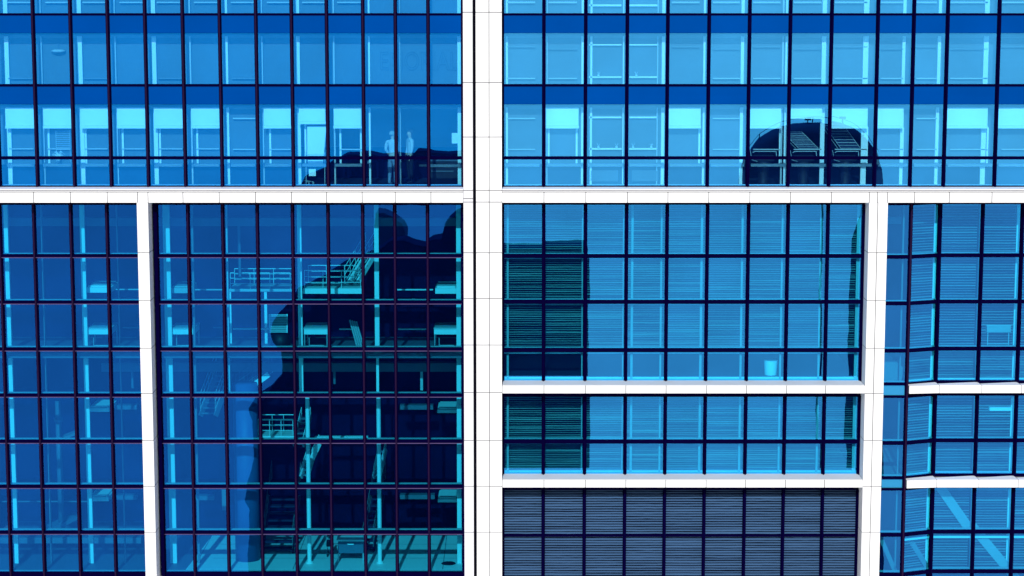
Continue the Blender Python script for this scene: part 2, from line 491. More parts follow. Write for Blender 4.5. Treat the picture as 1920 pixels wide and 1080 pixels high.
for i in range(len(UR) - 1):
    a, b = px_of(UR, i) + 5, px_of(UR, i + 1) - 10
    rail(right, 'window_rail', a, b + 2, 309.5, .085, YI - .08, 'white')
    rail(right, 'window_rail', a, b + 4, 347.5, .05, YI - .08, 'white')
    if i in (2, 3):
        for (p, h) in ((220, .05), (279, .05), (144.5, .05), (84, .04), (10, .06)):
            rail(right, 'window_rail', a + (2 if i == 2 else 0), b - (0 if i == 2 else 8), p, h, YI + .05, 'white')
    else:
        if i not in (1, 4): rail(right, 'window_rail', a + 4, b - 6, 280, .028, YI + .05, 'white2')
        if i not in blR: rail(right, 'window_rail', a + 4, b - 6, 222, .035, YI + .05, 'white2')
        if i in (0, 1, 5, 6, 7, 8, 9, 10, 11): rail(right, 'window_rail', a + 4, b - 6, 147, .035, YI + .05, 'white2')
        rail(right, 'window_rail', a + 4, b - 6, 88 + (i % 2) * 4, .022, YI + .05, 'grey')
        rail(right, 'window_rail', a + 4, b - 6, 4.5, .05, YI + .05, 'white2')
    if i in blR and i not in (7,):
        mb = MB(); Y = YI + .04
        xa = X(b - 8, 260, Y)
        mb.box(xa, xa + .06, Y, Y + .06, Zz(309, Y), Zz(239, Y))
        if i == 1: mb.box(X(a + 3, 260, Y), X(a + 6, 260, Y), Y, Y + .06, Zz(309, Y), Zz(239, Y))
        obj('window_frame', mb, M['white'], right)
# small low radiators below the rail in panes of the inner wall
for i in (2, 3):
    a, b = px_of(UR, i) + 10, px_of(UR, i + 1) - 16
    mb = MB(); Y = YI
    for q in range(9):
        z = Zz(321 + q * 2.2, Y); mb.box(X(a, 330, Y), X(b, 330, Y), Y, Y + .05, z - .012, z + .012)
    mb.box(X(a, 330, Y), X(b, 330, Y), Y + .051, Y + .10, Zz(341, Y), Zz(320, Y))
    obj('radiator_grille', mb, M['dim'], right)

# slabs, ceilings, end walls, roof and rear wall that close the two volumes
def shell(parent, x0, x1, depth, floors):
    zg = 0.0; ztop = zt[-106] + 1.6
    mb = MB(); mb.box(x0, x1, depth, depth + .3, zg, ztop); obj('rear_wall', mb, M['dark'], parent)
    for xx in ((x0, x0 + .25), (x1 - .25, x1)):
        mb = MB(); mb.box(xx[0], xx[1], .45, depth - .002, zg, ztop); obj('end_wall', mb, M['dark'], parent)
    mb = MB(); mb.box(x0, x1, YS, depth + .3, ztop + .002, ztop + .5); obj('roof', mb, M['stone'], parent)
    mb = MB(); mb.box(x0 + .26, x1 - .26, -.05, .3, zt[-106] + .002, ztop); obj('parapet', mb, M['stone'], parent)
    for (ya, yb) in floors:
        z1, z0 = Zz(ya), Zz(yb)
        mb = MB(); mb.box(x0 + .26, x1 - .26, .18, depth - .004, z0, z1); obj('floor_slab', mb, M['grey'], parent)

FL = [(-100, -74), (32, 58), (165, 192), (355, 378)]
shell(left, X(-90, 540), XG - .07, 9.0, FL)
shell(right, XG + .05, X(2010, 540), 7.0, FL + [(722, 738), (897, 911)])

# ================================================================== STONE FRAME
def clad(name, parent, x0, x1, z0, z1, cuts_z=(), cuts_x=(), mat='stone', y0=YS, y1=None, gapw=.024):
    """stone cladding: slabs with open joints on a recessed core"""
    y1 = y0 + .9 if y1 is None else y1
    mb = MB()
    mb.box(x0 + .006, x1 - .006, y0 + .03, y1, z0 + .006, z1 - .006, 1)
    zs = [z0] + sorted(c for c in cuts_z if z0 + .05 < c < z1 - .05) + [z1]
    xs = [x0] + sorted(c for c in cuts_x if x0 + .05 < c < x1 - .05) + [x1]
    for i in range(len(zs) - 1):
        for j in range(len(xs) - 1):
            a = xs[j] + (gapw / 2 if j else 0); b = xs[j + 1] - (gapw / 2 if j < len(xs) - 2 else 0)
            c = zs[i] + (gapw / 2 if i else 0); d = zs[i + 1] - (gapw / 2 if i < len(zs) - 2 else 0)
            mb.box(a, b, y0 + random.uniform(0, .002), y1 - .004, c, d, 0)
    return obj(name, mb, [M[mat], M['joint']], parent)

JZ = [Zz(p, YS) for p in (-100, 23, 155, 257, 357, 379, 474, 560, 647, 736, 826, 912, 998)]
ZT, ZB = zt[-106] + 1.6, 0.0
# centre pier: a cool-grey strip of the left building, the black gap, two strips of the right building
clad('stone_pier', left, X(869.5, 540, YS), X(887.2, 540, YS), ZB, ZT, JZ + [Zz(372.5, YS)], mat='stone_cool', y1=.5)
mb = MB(); mb.box(X(887.4, 540, YS), X(892.8, 540, YS), YS + .10, .6, ZB, ZT); obj('expansion_joint', mb, M['gap'], left)
clad('stone_pier', right, X(893, 540, YS), X(941, 540, YS), ZB, ZT, JZ, [X(917.5, 540, YS)], y1=.5)

# horizontal bands at the foot of the upper storeys
zs1, zs2, zs3, zs4 = Zz(354.6, YS), Zz(358.6, YS), Zz(361, YS), Zz(380, YS)
def band(parent, x0, x1, cuts, zt_, zb_, name='stone_band', y1=.32, y0=YS):
    return clad(name, parent, x0, x1, zb_, zt_, (), cuts, y0=y0, y1=y1)
for parent, x0, x1, xs in ((left, X(-90, 370, YS), X(869, 370, YS) - .01, [X(p, 370, YS) for p in (63, 132, 201, 258, 277.5, 343, 411, 479, 546.5, 612.5, 679, 741, 808)]),
                           (right, X(941.5, 370, YS), X(2005, 370, YS), [X(p, 370, YS) for p in (1020, 1098.5, 1176.5, 1252.5, 1329, 1406, 1482, 1559, 1630, 1645.5, 1664, 1715, 1780, 1860, 1940)])):
    band(parent, x0, x1, xs, zs3, zs4)
    mb = MB(); mb.box(x0, x1, YS + .02, .14, zs3 + .022, zs2); obj('stone_sill', mb, M['stone'], parent)
    mb = MB(); mb.box(x0, x1, YS + .06, .14, zs2 + .022, zs1); obj('stone_sill', mb, M['stone_cool'], parent)
    mb = MB(); mb.box(x0 + .01, x1 - .01, YS + .15, .28, zs3 + .001, zs1 - .03); obj('sill_joint', mb, M['joint'], parent)

# left pier between side bay and hall; right pier
jz2 = [Zz(p, YS) for p in (474, 564, 653, 738, 826, 912, 998)]
clad('stone_pier', left, X(256.5, 390, YS), X(277.5, 390, YS), ZB, zs4 - .006, jz2, y1=.3)
clad('stone_pier', right, X(1629.5, 400, YS), X(1664.5, 400, YS), ZB, zs4 - .006, jz2, [X(1645.6, 400, YS)], y1=.3)

# podium below the frame of the photograph
mb = MB(); mb.box(X(-90, 540), X(868, 540, YS) - .3, -.30, .4, 0, Zz(1092)); obj('podium', mb, M['stone'], left)
mb = MB(); mb.box(X(945, 540, YS) + .2, X(2005, 540), -.30, .4, 0, Zz(1130)); obj('podium', mb, M['stone'], right)

# ================================================================== LEFT BUILDING, hall and side bay
ROWS_H = [381, 480, 567, 655, 741.5, 828, 912.5, 998.5, 1077]
zh = [Zz(p) for p in ROWS_H]
def grid(parent, name, xs, gmat):
    for i in range(len(xs) - 1):
        for k in range(len(zh) - 1):
            pane(name, xs[i], xs[i + 1], zh[k + 1], zh[k], gmat, parent)
    for x in xs: mullion(x, zh[-1] - .1, zh[0], parent)
    for k, z in enumerate(zh):
        transom(xs[0], xs[-1], z, (.10 if k == 0 else .16 if k == len(zh) - 1 else .112), parent, lip=(0 < k < len(zh) - 1), sill=(k > 0))
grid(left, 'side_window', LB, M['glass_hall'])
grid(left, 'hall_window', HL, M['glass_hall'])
# dark vertical edge frames of the hall
for x in (HL[0] - .02, HL[-1] + .02):
    mb = MB(); mb.box(x - .06, x + .06, -.02 - .15, -.151, zh[-1], zh[0]); obj('edge_frame', mb, M['navy'], left)

XH0, XH1 = X(-85, 540), X(880, 540, 1)
ZF = Zz(1069, .15)                                     # hall floor
XF = X(368, 1040, 2.0)
mb = MB(); mb.box(XH0 + .3, XH1, .2, 8.99, ZF - .3, ZF - .006); obj('bay_floor', mb, M['dim'], left)  # floor outside the lit area, shade put into its darker colour
xa, xb = X(348, 1070, .2), X(398, 1008, 4.59)  # tile edge follows the slant where sunlight on the floor starts
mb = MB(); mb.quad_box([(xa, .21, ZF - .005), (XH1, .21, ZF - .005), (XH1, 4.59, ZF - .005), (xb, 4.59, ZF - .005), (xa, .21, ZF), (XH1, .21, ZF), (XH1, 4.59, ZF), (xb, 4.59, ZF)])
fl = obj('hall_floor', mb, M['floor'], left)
mb = MB()                                              # joints of the floor tiles
for p in (378, 560, 833): mb.box(X(p, 1040, 2.2), X(p, 1040, 2.2) + .02, .25, 8.9, ZF + .004, ZF + .006)
for y in (1.6, 3.4): mb.box(X(400, 1040, y), XH1 - .1, y, y + .02, ZF + .004, ZF + .006)
obj('tile_joints', mb, M['panel'], fl)
mb = MB(); mb.box(XH0 + .3, XH1, 4.6, 4.8, ZF, zs4 + .1); obj('hall_back_wall', mb, M['dark'], left)  # dark wall set forward to stand for shade where sunlit floor ends

def hbox(name, parent, pxa, pxb, pya, pyb, Y, depth, mat, bevel=0):
    """a box whose front face fills that pixel rectangle at depth Y"""
    pm = (pya + pyb) / 2
    mb = MB(); mb.box(X(pxa, pm, Y), X(pxb, pm, Y), Y, Y + depth, Zz(pyb, Y), Zz(pya, Y))
    return obj(name, mb, M[mat], parent, bevel=bevel)

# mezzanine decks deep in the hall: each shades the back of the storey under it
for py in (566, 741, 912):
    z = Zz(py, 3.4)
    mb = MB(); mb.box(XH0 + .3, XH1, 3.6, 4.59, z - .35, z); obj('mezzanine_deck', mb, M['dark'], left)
# white posts just behind the glass
for (pa, pb, pyr, ya, yb, m) in ((10, 18, 520, 383, 1066, 'white'), (79, 81.5, 520, 383, 1066, 'grey'), (152, 161, 520, 383, 1066, 'white'), (220, 222, 520, 383, 1066, 'grey'),
                                (307, 320, 520, 383, 1066, 'white'), (360, 364, 520, 383, 1066, 'grey'), (425, 428, 520, 383, 741, 'white2'),
                                (558, 566, 520, 383, 741, 'white'), (702, 710.5, 520, 383, 655, 'white'), (705.5, 710.5, 700, 655, 741, 'white'), (855.5, 864, 520, 383, 1066, 'white')):
    Y = .95
    post('post', left, pa, pb, pyr, Zz(yb, Y) if yb < 1060 else ZF + .002, Zz(ya, Y), Y, M[m], .12)
for (px,) in ((577,), (710,)):
    Y = 1.0; mb = MB(); x = X(px, 800, Y)
    mb.tube((x, Y, ZF + .06), (x, Y, Zz(741, Y)), .068, 16)
    mb.tube((x, Y, ZF + .002), (x, Y, ZF + .06), .11, 16)
    obj('post', mb, M['white'], left, smooth=False)
# big round column and stair core
Y = 1.5; x = X(464, 1000, Y); mb = MB(); mb.tube((x, Y, ZF + .002), (x, Y, Zz(741, Y) + .4), .40, 40)
c = obj('round_column', mb, M['colblue'], left, smooth=True)
# ceiling beams
hbox('ceiling_beam', left, -60, 880, 409, 424, 1.3, .4, 'dim')
hbox('ceiling_beam', left, 190, 880, 681, 697, 2.0, .4, 'dim')
hbox('ceiling_beam', left, -60, 880, 383, 406, 1.9, .3, 'dark')
for (a, b, p) in ((750, 815, 932), (750, 812, 764), (205, 256, 764), (205, 256, 933), (360, 400, 934)):
    hbox('deck_edge', left, a, b, p - 4, p + 4, 2.6, .3, 'dim')
# thin bright handrails
for (a, b, p, m) in ((200, 262, 542.5, 'white2'), (745, 812, 543, 'white'), (360, 420, 543, 'white2'), (437, 505, 616.5, 'white'), (230, 262, 614, 'grey'),
                     (400, 420, 614, 'grey'), (747, 802, 617, 'white'), (636, 662, 617, 'white')):
    rail(left, 'handrail', a, b, p, .035, 2.2, m)
# hanging strips below the beam
for (a, b, ya, yb) in ((246, 250, 697, 728), (788, 793, 697, 732), (625, 629, 697, 720), (446, 451, 420, 520)):
    hbox('hanging_bracket', left, a, b, ya, yb, 2.1, .06, 'dim' if a < 700 else 'white2')

# platforms (short slabs beside the posts)
def platform(pxa, pxb, pyt, pyb, mat='white', dt=1.3):
    Y = 1.4
    xa, xb = X(pxa, pyb, Y), X(pxb, pyb, Y); zt_, zb_ = Zz(pyt, Y), Zz(pyb, Y)
    mb = MB(); mb.box(xa, xb, Y, Y + dt, zb_, zt_)
    mb.box(xa + .05, xb - .05, Y + .1, Y + dt - .1, zt_ + .002, zt_ + .05)
    return obj('platform', mb, M[mat], left, bevel=.012)
for (a, b, t, bt, m) in ((162, 208, 539, 549, 'white'), (320, 358, 540, 550, 'white2'), (816, 857, 540.5, 551, 'white'),
                         (166, 205, 765, 772.5, 'white'), (820, 858, 768.5, 774.5, 'white'), (168, 204, 932, 940, 'white'), (821, 858, 936, 942, 'white')):
    platform(a, b, t, bt, m)

# landings with railings
def railing(parent, pts, h, n_rails=3, posts=(0.0, .33, .66, 1.0), mat='steel', r=.010):
    mb = MB()
    a, b = Vector(pts[0]), Vector(pts[1])
    for k in range(n_rails):
        zz = Vector((0, 0, h * (1 - k / n_rails)))
        mb.tube(a + zz, b + zz, r if k else r * 1.5)
    for t in posts:
        p = a.lerp(b, t); mb.tube(p, p + Vector((0, 0, h)), r)
    return obj('railing', mb, M[mat], parent)

def landing(pxa, pxb, pyt, pyb, Y, dt, h, mat='white', rmat='white'):
    xa, xb = X(pxa, pyb, Y), X(pxb, pyb, Y); z1, z0 = Zz(pyt, Y), Zz(pyb, Y)
    mb = MB(); mb.box(xa, xb, Y, Y + dt, z0, z1)
    o = obj('landing', mb, M[mat], left, bevel=.01)
    if h:
        railing(o, ((xa + .05, Y + .06, z1 + .002), (xb - .05, Y + .06, z1 + .002)), h, mat=rmat)
        railing(o, ((xa + .05, Y + dt - .06, z1 + .002), (xb - .05, Y + dt - .06, z1 + .002)), h, mat=rmat)
    return o
landing(568, 679, 541, 551, 1.5, 1.4, .58)
landing(429, 547, 542, 547, 2.2, 1.2, .52, 'white2')
landing(481, 552, 818, 823, 2.0, .9, .55)
landing(590, 690, 819, 823, 2.4, .2, 0)
# support posts under the second landing
for (a, b, ya, yb) in ((431, 434, 547, 650), (496, 501, 547, 655)):
    hbox('post', left, a, b, ya, yb, 2.25, .08, 'white')

# staircases
def flight(p, q, width, n, mat='grey', railmat='white', soff='white2', hs=(.25, .5, .75)):
    """stair flight from p (low front) to q: steps, two stringers and two handrails"""
    p, q = Vector(p), Vector(q)
    mb = MB()
    for k in range(n):
        c = p.lerp(q, (k + .5) / n)
        d = (q - p) / n
        dx = abs(d.x) / 2 + .02; dy = abs(d.y) / 2 + .02
        if abs(d.x) > abs(d.y): mb.box(c.x - dx, c.x + dx, c.y - width / 2, c.y + width / 2, c.z - .02, c.z + .03)
        else: mb.box(c.x - width / 2, c.x + width / 2, c.y - dy, c.y + dy, c.z - .02, c.z + .03)
    st = obj('staircase', mb, M[mat], left)
    side = Vector((0, 1, 0)) if abs(q.x - p.x) > abs(q.y - p.y) else Vector((1, 0, 0))
    for s in (-1, 1):
        o = side * s * width / 2
        mb = MB(); mb.bar(p + o, q + o, .06, .18); obj('stringer', mb, M[soff], st)
        mb = MB()
        for hh in hs: mb.tube(p + o + Vector((0, 0, hh)), q + o + Vector((0, 0, hh)), .010)
        for t in (0, .25, .5, .75, 1): mb.tube((p + o).lerp(q + o, t), (p + o).lerp(q + o, t) + Vector((0, 0, hs[-1])), .008)
        obj('handrail', mb, M[railmat], st)
    return st
def P3(px, py, Y): x, z = U(px, py, Y); return (x, Y, z)
flight(P3(446, 741, 2.4), P3(507, 697, 2.4), .9, 9, 'white2', 'dim', 'white')
flight(P3(655, 543, 2.2), P3(694, 478, 3.2), .28, 8, 'grey', 'white', 'white')
x, _ = U(517, 1000, 4.5)
flight((X(520, 1010, 2.2), 2.2, ZF + .05), (X(538, 930, 4.5), 4.5, ZF + 1.9), 1.0, 10, 'inner_low', 'grey', 'inner_low')
flight((X(690, 1010, 2.4), 2.4, ZF + .05), (X(714, 930, 4.5), 4.5, ZF + 1.9), .35, 10, 'inner_low', 'grey', 'inner_low')
flight(P3(560, 836, 2.6), P3(574, 780, 3.4), .3, 6, 'dim', 'white', 'dim', (.3,))
flight(P3(598, 832, 2.6), P3(585, 860, 2.4), .1, 4, 'dim', 'white', 'white', (.3,))
flight(P3(570, 895, 2.2), P3(588, 838, 2.9), .2, 6, 'dim', 'white', 'white2', (.3,))
flight(P3(706, 895, 2.2), P3(718, 842, 2.9), .2, 6, 'dim', 'white', 'white2', (.3,))
flight(P3(390, 780, 3.0), P3(420, 700, 3.6), .5, 8, 'dim', 'white2', 'dim')

# ================================================================== desks in the hall and the bay
def make_desk(label):
    t = thing('desk', label, 'desk', (0, 0, 0), 'desks beside the white posts')
    wd, dp, h = .78, 1.1, .70
    mb = MB(); mb.box(-wd / 2, wd / 2, 0, dp, h - .05, h); obj('desk_top', mb, M['white2'], t, bevel=.008)
    mb = MB(); mb.box(-wd / 2 + .01, wd / 2 - .01, .01, dp - .02, h - .22, h - .052); obj('drawer', mb, M['white'], t, bevel=.006)
    for sx in (-1, 1):
        for y in (.03, dp - .05):
            mb = MB(); mb.box(sx * (wd / 2 - .03) - .014, sx * (wd / 2 - .03) + .014, y, y + .028, 0, h - .222); obj('leg', mb, M['steel'], t)
    mb = MB(); mb.tube((-wd / 2 + .03, .045, .07), (wd / 2 - .03, .045, .07), .014); mb.tube((-.2, .12, .10), (.25, .12, .10), .02)
    mb.tube((-.22, .1, .03), (-.22, .1, .36), .012); obj('stretcher', mb, M['white2'], t)
    mb = MB(); mb.box(-.12, .14, .35, .55, h + .002, h + .03); obj('tray', mb, M['panel'], t)
    return t
dz = Zz(656, 1.1) + .02
desk0 = make_desk('small white desk beside the second post of the side bay, behind blue glass')
desk0.location = (X(187, 640, 1.1), 1.1, dz)
copy_thing(desk0, (X(343, 640, 1.1), 1.1, dz), 'small white desk beside the leftmost post of the stair hall')
copy_thing(desk0, (X(592, 640, 1.1), 1.1, dz), 'small white desk under the railed landing, in dark reflection')
copy_thing(desk0, (X(836, 640, 1.1), 1.1, dz), 'small white desk at the right end of the stair hall beside the stone pier')
# mezzanine floor the desks stand on
mb = MB(); mb.box(XH0 + .3, XH1, .35, 3.59, dz - .16, dz - .002); obj('mezzanine_floor', mb, M['dim'], left)

# slatted panel standing on its edge
def slat_panel(name, label, cat, px, py0, py1, Y, wpx, lean, group=None, mat='panel'):
    x, z1 = U(px, py0, Y); z0 = Zz(py1, Y); wm = wpx / F * (Y - CY) / 1.0
    t = thing(name, label, cat, (x, Y, z0), group)
    h = z1 - z0
    mb = MB(); n = 11
    for k in range(n):
        zz = z0 + h * (k + .5) / n; yy = Y + lean * (k / n)
        mb.box(x - wm / 2, x + wm / 2, yy, yy + .03, zz - h / n * .36, zz + h / n * .36)
    obj('slats', mb, M[mat], t)
    for s in (-1, 1):
        mb = MB(); mb.bar((x + s * wm / 2, Y, z0), (x + s * wm / 2, Y + lean, z1), .03, .05); obj('side_rail', mb, M['steel'], t)
    return t
t = slat_panel('slatted_crate', 'teal slatted panel on a dark cart left of the first bright hall post', 'crate', 521, 590, 624, 1.6, 34, .12, mat='white2')
mb = MB(); x, z = U(524, 640, 1.6)
mb.lathe([(0.02, Zz(654, 1.6)), (.30, Zz(654, 1.6)), (.34, Zz(645, 1.6)), (.30, Zz(628, 1.6)), (.02, Zz(625, 1.6))], x, 1.95, 20)
obj('base', mb, M['black'], t, smooth=True)
# leaning bundle of long slats
t = thing('plank', 'bundle of long pale slats leaning in the hall behind the dark reflection', 'planks', P3(676, 652, 1.5))
for k in range(4):
    mb = MB(); p = Vector(P3(670 + k * 4, 651, 1.5 + .03 * k)); q = Vector(P3(656 + k * 4, 600 + k, 1.7 + .03 * k))
    mb.bar(p, q, .03, .05); obj('slat', mb, M['white2'], t)
# crumpled bag on the ledge
t_m = MB(); bx, bz = U(773, 566, 1.3)
mezz = Zz(567, .3)
for k in range(26):
    a = random.uniform(-.24, .24); hh = max(.02, .11 - abs(a) * .3) * random.uniform(.5, 1)
    p = Vector((bx + a, 1.3 + random.uniform(-.1, .1), bz)); q = p + Vector((random.uniform(-.12, .12), random.uniform(-.05, .05), hh))
    t_m.tube(p, q, .03, 5, 0, .012)
o = obj('plastic_bag', t_m, M['bag'], origin=(bx, 1.3, bz)); tag(o, 'crumpled pale plastic bag lying on a ledge in the dark hall, upper right', 'bag')
mb = MB(); mb.box(X(735, 568, 1.1), X(866, 568, 1.1), 1.0, 1.9, bz - .12, bz - .03); obj('deck_edge', mb, M['dark'], left)

# cart in the middle of the hall floor
cx0, cx1 = X(632, 1040, 1.0), X(683, 1040, 1.0)
t = thing('workbench', 'teal drawer workbench standing on the pale hall floor between two posts', 'workbench', ((cx0 + cx1) / 2, 1.0, ZF))
hT = Zz(1012, 1.0)
mb = MB(); mb.box(cx0 - .02, cx1 + .02, 1.0, 2.05, hT - .06, hT); obj('bench_top', mb, M['white'], t, bevel=.01)
mb = MB(); mb.box(cx0 + .03, cx1 - .03, 1.02, 2.0, hT - .46, hT - .065); d = obj('drawer_box', mb, M['panel'], t, bevel=.01)
mb = MB(); mb.tube(((cx0 + cx1) / 2 - .1, 1.0, hT - .15), ((cx0 + cx1) / 2 + .1, 1.0, hT - .15), .015); obj('handle', mb, M['steel'], d)
for xx in (cx0 + .04, cx1 - .04):
    for yy in (1.05, 1.95):
        mb = MB(); mb.box(xx - .02, xx + .02, yy, yy + .04, ZF + .002, hT - .462); obj('leg', mb, M['white2'], t)
mb = MB(); mb.box(cx0, cx1, 1.05, 1.09, hT + .28, hT + .31)
for xx in (cx0 + .02, cx1 - .02): mb.tube((xx, 1.07, hT), (xx, 1.07, hT + .29), .014)
obj('rail', mb, M['white2'], t)
# trolley beside the workbench
t = thing('trolley', 'dark narrow trolley with small wheels left of the teal workbench', 'trolley', (X(618, 1040, 1.8), 1.8, ZF))
x = X(618, 1040, 1.8)
mb = MB(); mb.box(x - .10, x + .10, 1.75, 1.95, ZF + .35, ZF + .55); mb.box(x - .04, x + .05, 1.8, 1.9, ZF + .6, ZF + .78); obj('body', mb, M['black'], t, bevel=.02)
mb = MB(); mb.path([(x - .1, 1.8, ZF + .55), (x - .12, 1.8, ZF + .95), (x + .1, 1.8, ZF + .95)], .014); obj('handle', mb, M['steel'], t)
for s in (-1, 1):
    mb = MB(); mb.tube((x + s * .07 - .02, 1.8, ZF + .102), (x + s * .07 + .02, 1.8, ZF + .102), .10, 14); obj('wheel', mb, M['black'], t)
    mb = MB(); mb.tube((x + s * .07, 1.84, ZF + .1), (x + s * .07, 1.84, ZF + .36), .014); obj('leg', mb, M['steel'], t)
# round black mat
mb = MB(); x = X(841, 1056, .9)
mb.lathe([(.001, ZF + .03), (.16, ZF + .032), (.22, ZF + .02), (.235, ZF + .006)], x, .95, 28)
mb.tube((x - .05, .95, ZF + .045), (x + .05, .98, ZF + .05), .012)
o = obj('drain_cover', mb, M['black'], origin=(x, .95, ZF)); tag(o, 'round black cover lying on the pale hall floor near the stone pier', 'drain cover')
# hanging lamp strip with dark label plate on the hall wall
hbox('wall_plate', left, 416, 425, 918, 957, 2.8, .05, 'grey')
# side bay: tall pipe, sloping stair foot
x = X(113, 900, 2.5); mb = MB(); mb.tube((x, 2.5, ZF + .8), (x, 2.5, Zz(752, 2.5)), .10, 14); mb.tube((x, 2.5, Zz(790, 2.5)), (x, 2.5, Zz(784, 2.5)), .15, 14)
obj('pipe', mb, M['dim'], left, smooth=True)
mb = MB(); mb.bar(P3(95, 990, 2.3), P3(146, 965, 2.9), .5, .12); obj('ramp', mb, M['dim'], left)
mb = MB(); mb.bar(P3(118, 820, 2.3), P3(142, 811, 2.5), .3, .08); obj('ramp', mb, M['grey'], left)
hbox('deck_edge', left, -40, 175, 940, 941.5, 2.8, .1, 'grey')
mb = MB(); mb.box(XH0 + .3, X(250, 1010, 1), 2.4, 4.59, Zz(1008, 2.4) - .2, Zz(1008, 2.4)); obj('mezzanine_deck', mb, M['dim'], left)

# ================================================================== RIGHT BUILDING, shaded office storeys
def office(rows, xs, gmat, parent):
    z = [Zz(p) for p in rows]
    for i in range(len(xs) - 1):
        for k in range(len(z) - 1): pane('office_window', xs[i], xs[i + 1], z[k + 1], z[k], gmat, parent)
    for x in xs: mullion(x, z[-1] - .12, z[0], parent, lit=False)
    for k, zz in enumerate(z):
        transom(xs[0], xs[-1], zz, (.09 if k in (0, len(z) - 1) else .118), parent, sill=(k > 0), head=(0 < k < len(z) - 1))
R1 = [381, 480, 566, 656.5, 716]; R2 = [741, 828, 891]
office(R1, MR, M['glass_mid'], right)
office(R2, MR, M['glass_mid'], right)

def blind(parent, x0, x1, z0, z1, Y, mat, pitch=.072, Y2=None, tag_=None):
    mb = MB(); z = z1 - .02
    Y2 = Y if Y2 is None else Y2
    while z > z0:
        sag = random.gauss(0, .006); tl = random.gauss(.008, .004)
        if random.random() < .07: tl = .0
        zA = z + random.gauss(0, .004); zB = zA + random.gauss(0, .006)
        mb.slat(x0, x1, Y, Y2, .05, zA, tl, .005)
        z -= pitch
    b = obj('venetian_blind', mb, mat, parent)
    mb = MB(); mb.quad_box([(x0, Y - .01, z1 - .01), (x1, Y2 - .01, z1 - .01), (x1, Y2 + .05, z1 - .01), (x0, Y + .05, z1 - .01),
                            (x0, Y - .01, z1 + .04), (x1, Y2 - .01, z1 + .04), (x1, Y2 + .05, z1 + .04), (x0, Y + .05, z1 + .04)])
    obj('head_box', mb, M['grey'], b)
    return b
for i in range(9):
    blind(right, MR[i] + .05, MR[i + 1] - .05, Zz(650, .4), Zz(385, .4), .40, M['slat'])
    blind(right, MR[i] + .05, MR[i + 1] - .05, Zz(884, .4), Zz(744, .4), .40, M['slat'])
PM = [(950, 954, 520), (1090.5, 1093, 520), (1167.5, 1169.5, 520), (1183, 1187.5, 520), (1238, 1241.5, 520), (1313, 1317.5, 520), (1389, 1393, 520), (1464, 1467.5, 520), (1536, 1540, 520), (1605, 1612, 520)]
for (a, b, p) in PM:
    for (za, zb) in ((384, 713), (744, 889)):
        m = 'post_paint' if b - a < 6 else 'white2'
        post('post', right, a, b, p, Zz(zb, .22), Zz(za, .22), .22, M[m], .06)
for (za, zb) in ((714, 707), (889, 882.5), (663, 660)):
    mb = MB(); mb.box(MR[0], MR[-1], .28, .38, Zz(za, .3), Zz(zb, .3)); obj('sill_board', mb, M['white'], right)
# light dust panel between mullion and post
for i in range(9):
    pass
# stone bands under each office storey
bx0, bx1 = X(942, 730, YS), X(1629.5, 400, YS) - .006
cutsM = [X(p, 730, YS) for p in (1020, 1097.5, 1173.5, 1249, 1325, 1399.5, 1475, 1548)]
band(right, bx0, bx1, cutsM, Zz(723.5, YS), Zz(737.5, YS), y1=.30)
cutsM2 = [X(p, 905, YS) for p in (1020, 1097.5, 1173.5, 1248.5, 1324, 1398, 1473, 1546)]
band(right, bx0, bx1, cutsM2, Zz(900.5, YS), Zz(914, YS), y1=.30)
for p in (723.5, 900.5):
    mb = MB(); mb.box(bx0 + .01, bx1 - .01, YS + .03, .28, Zz(p, YS) + .003, Zz(p, YS) + .02); obj('ledge', mb, M['ledge'], right)
# louvres
zl = [Zz(916), Zz(1003.5), Zz(1092), Zz(1120)]
for i in range(9):
    for k in range(3):
        mb = MB(); z = zl[k] - .06
        while z > zl[k + 1] + .05:
            e = random.gauss(0, .0015); tl = .012 + random.gauss(0, .0025)
            mb.slat(MR[i] + .03, MR[i + 1] - .03, .02, .02, .07, z, tl, .010)
            z -= .083
        lp = obj('louvre_panel', mb, M['louvre'], right)
for x in MR: mullion(x, zl[-1], zl[0], right, lit=False)
for k, zz in enumerate(zl): transom(MR[0], MR[-1], zz, .075, right, sill=False)
mb = MB(); mb.box(MR[0], MR[-1], .25, .35, zl[-1], Zz(913)); obj('plant_wall', mb, M['dark'], right)
# end walls of the shaded block
mb = MB(); mb.box(MR[-1] + .06, MR[-1] + .30, -.02, 6.9, Zz(1120), Zz(381)); obj('partition', mb, M['dark'], right)
# white bin on a sill
bx, bz = U(1446, 704.5, .55)
mb = MB(); mb.lathe([(.001, bz), (.19, bz), (.215, bz + .44), (.225, bz + .445), (.225, bz + .47), (.19, bz + .475), (.001, bz + .475)], bx, .75, 28)
o = obj('waste_bin', mb, M['bin'], origin=(bx, .75, bz), smooth=False); tag(o, 'white round lidded bin standing in the clear strip below the blinds', 'bin')
mb = MB(); mb.box(MR[0], MR[-1], .385, 6.9, bz - .25, bz - .002); obj('floor_slab', mb, M['inner_low'], right)

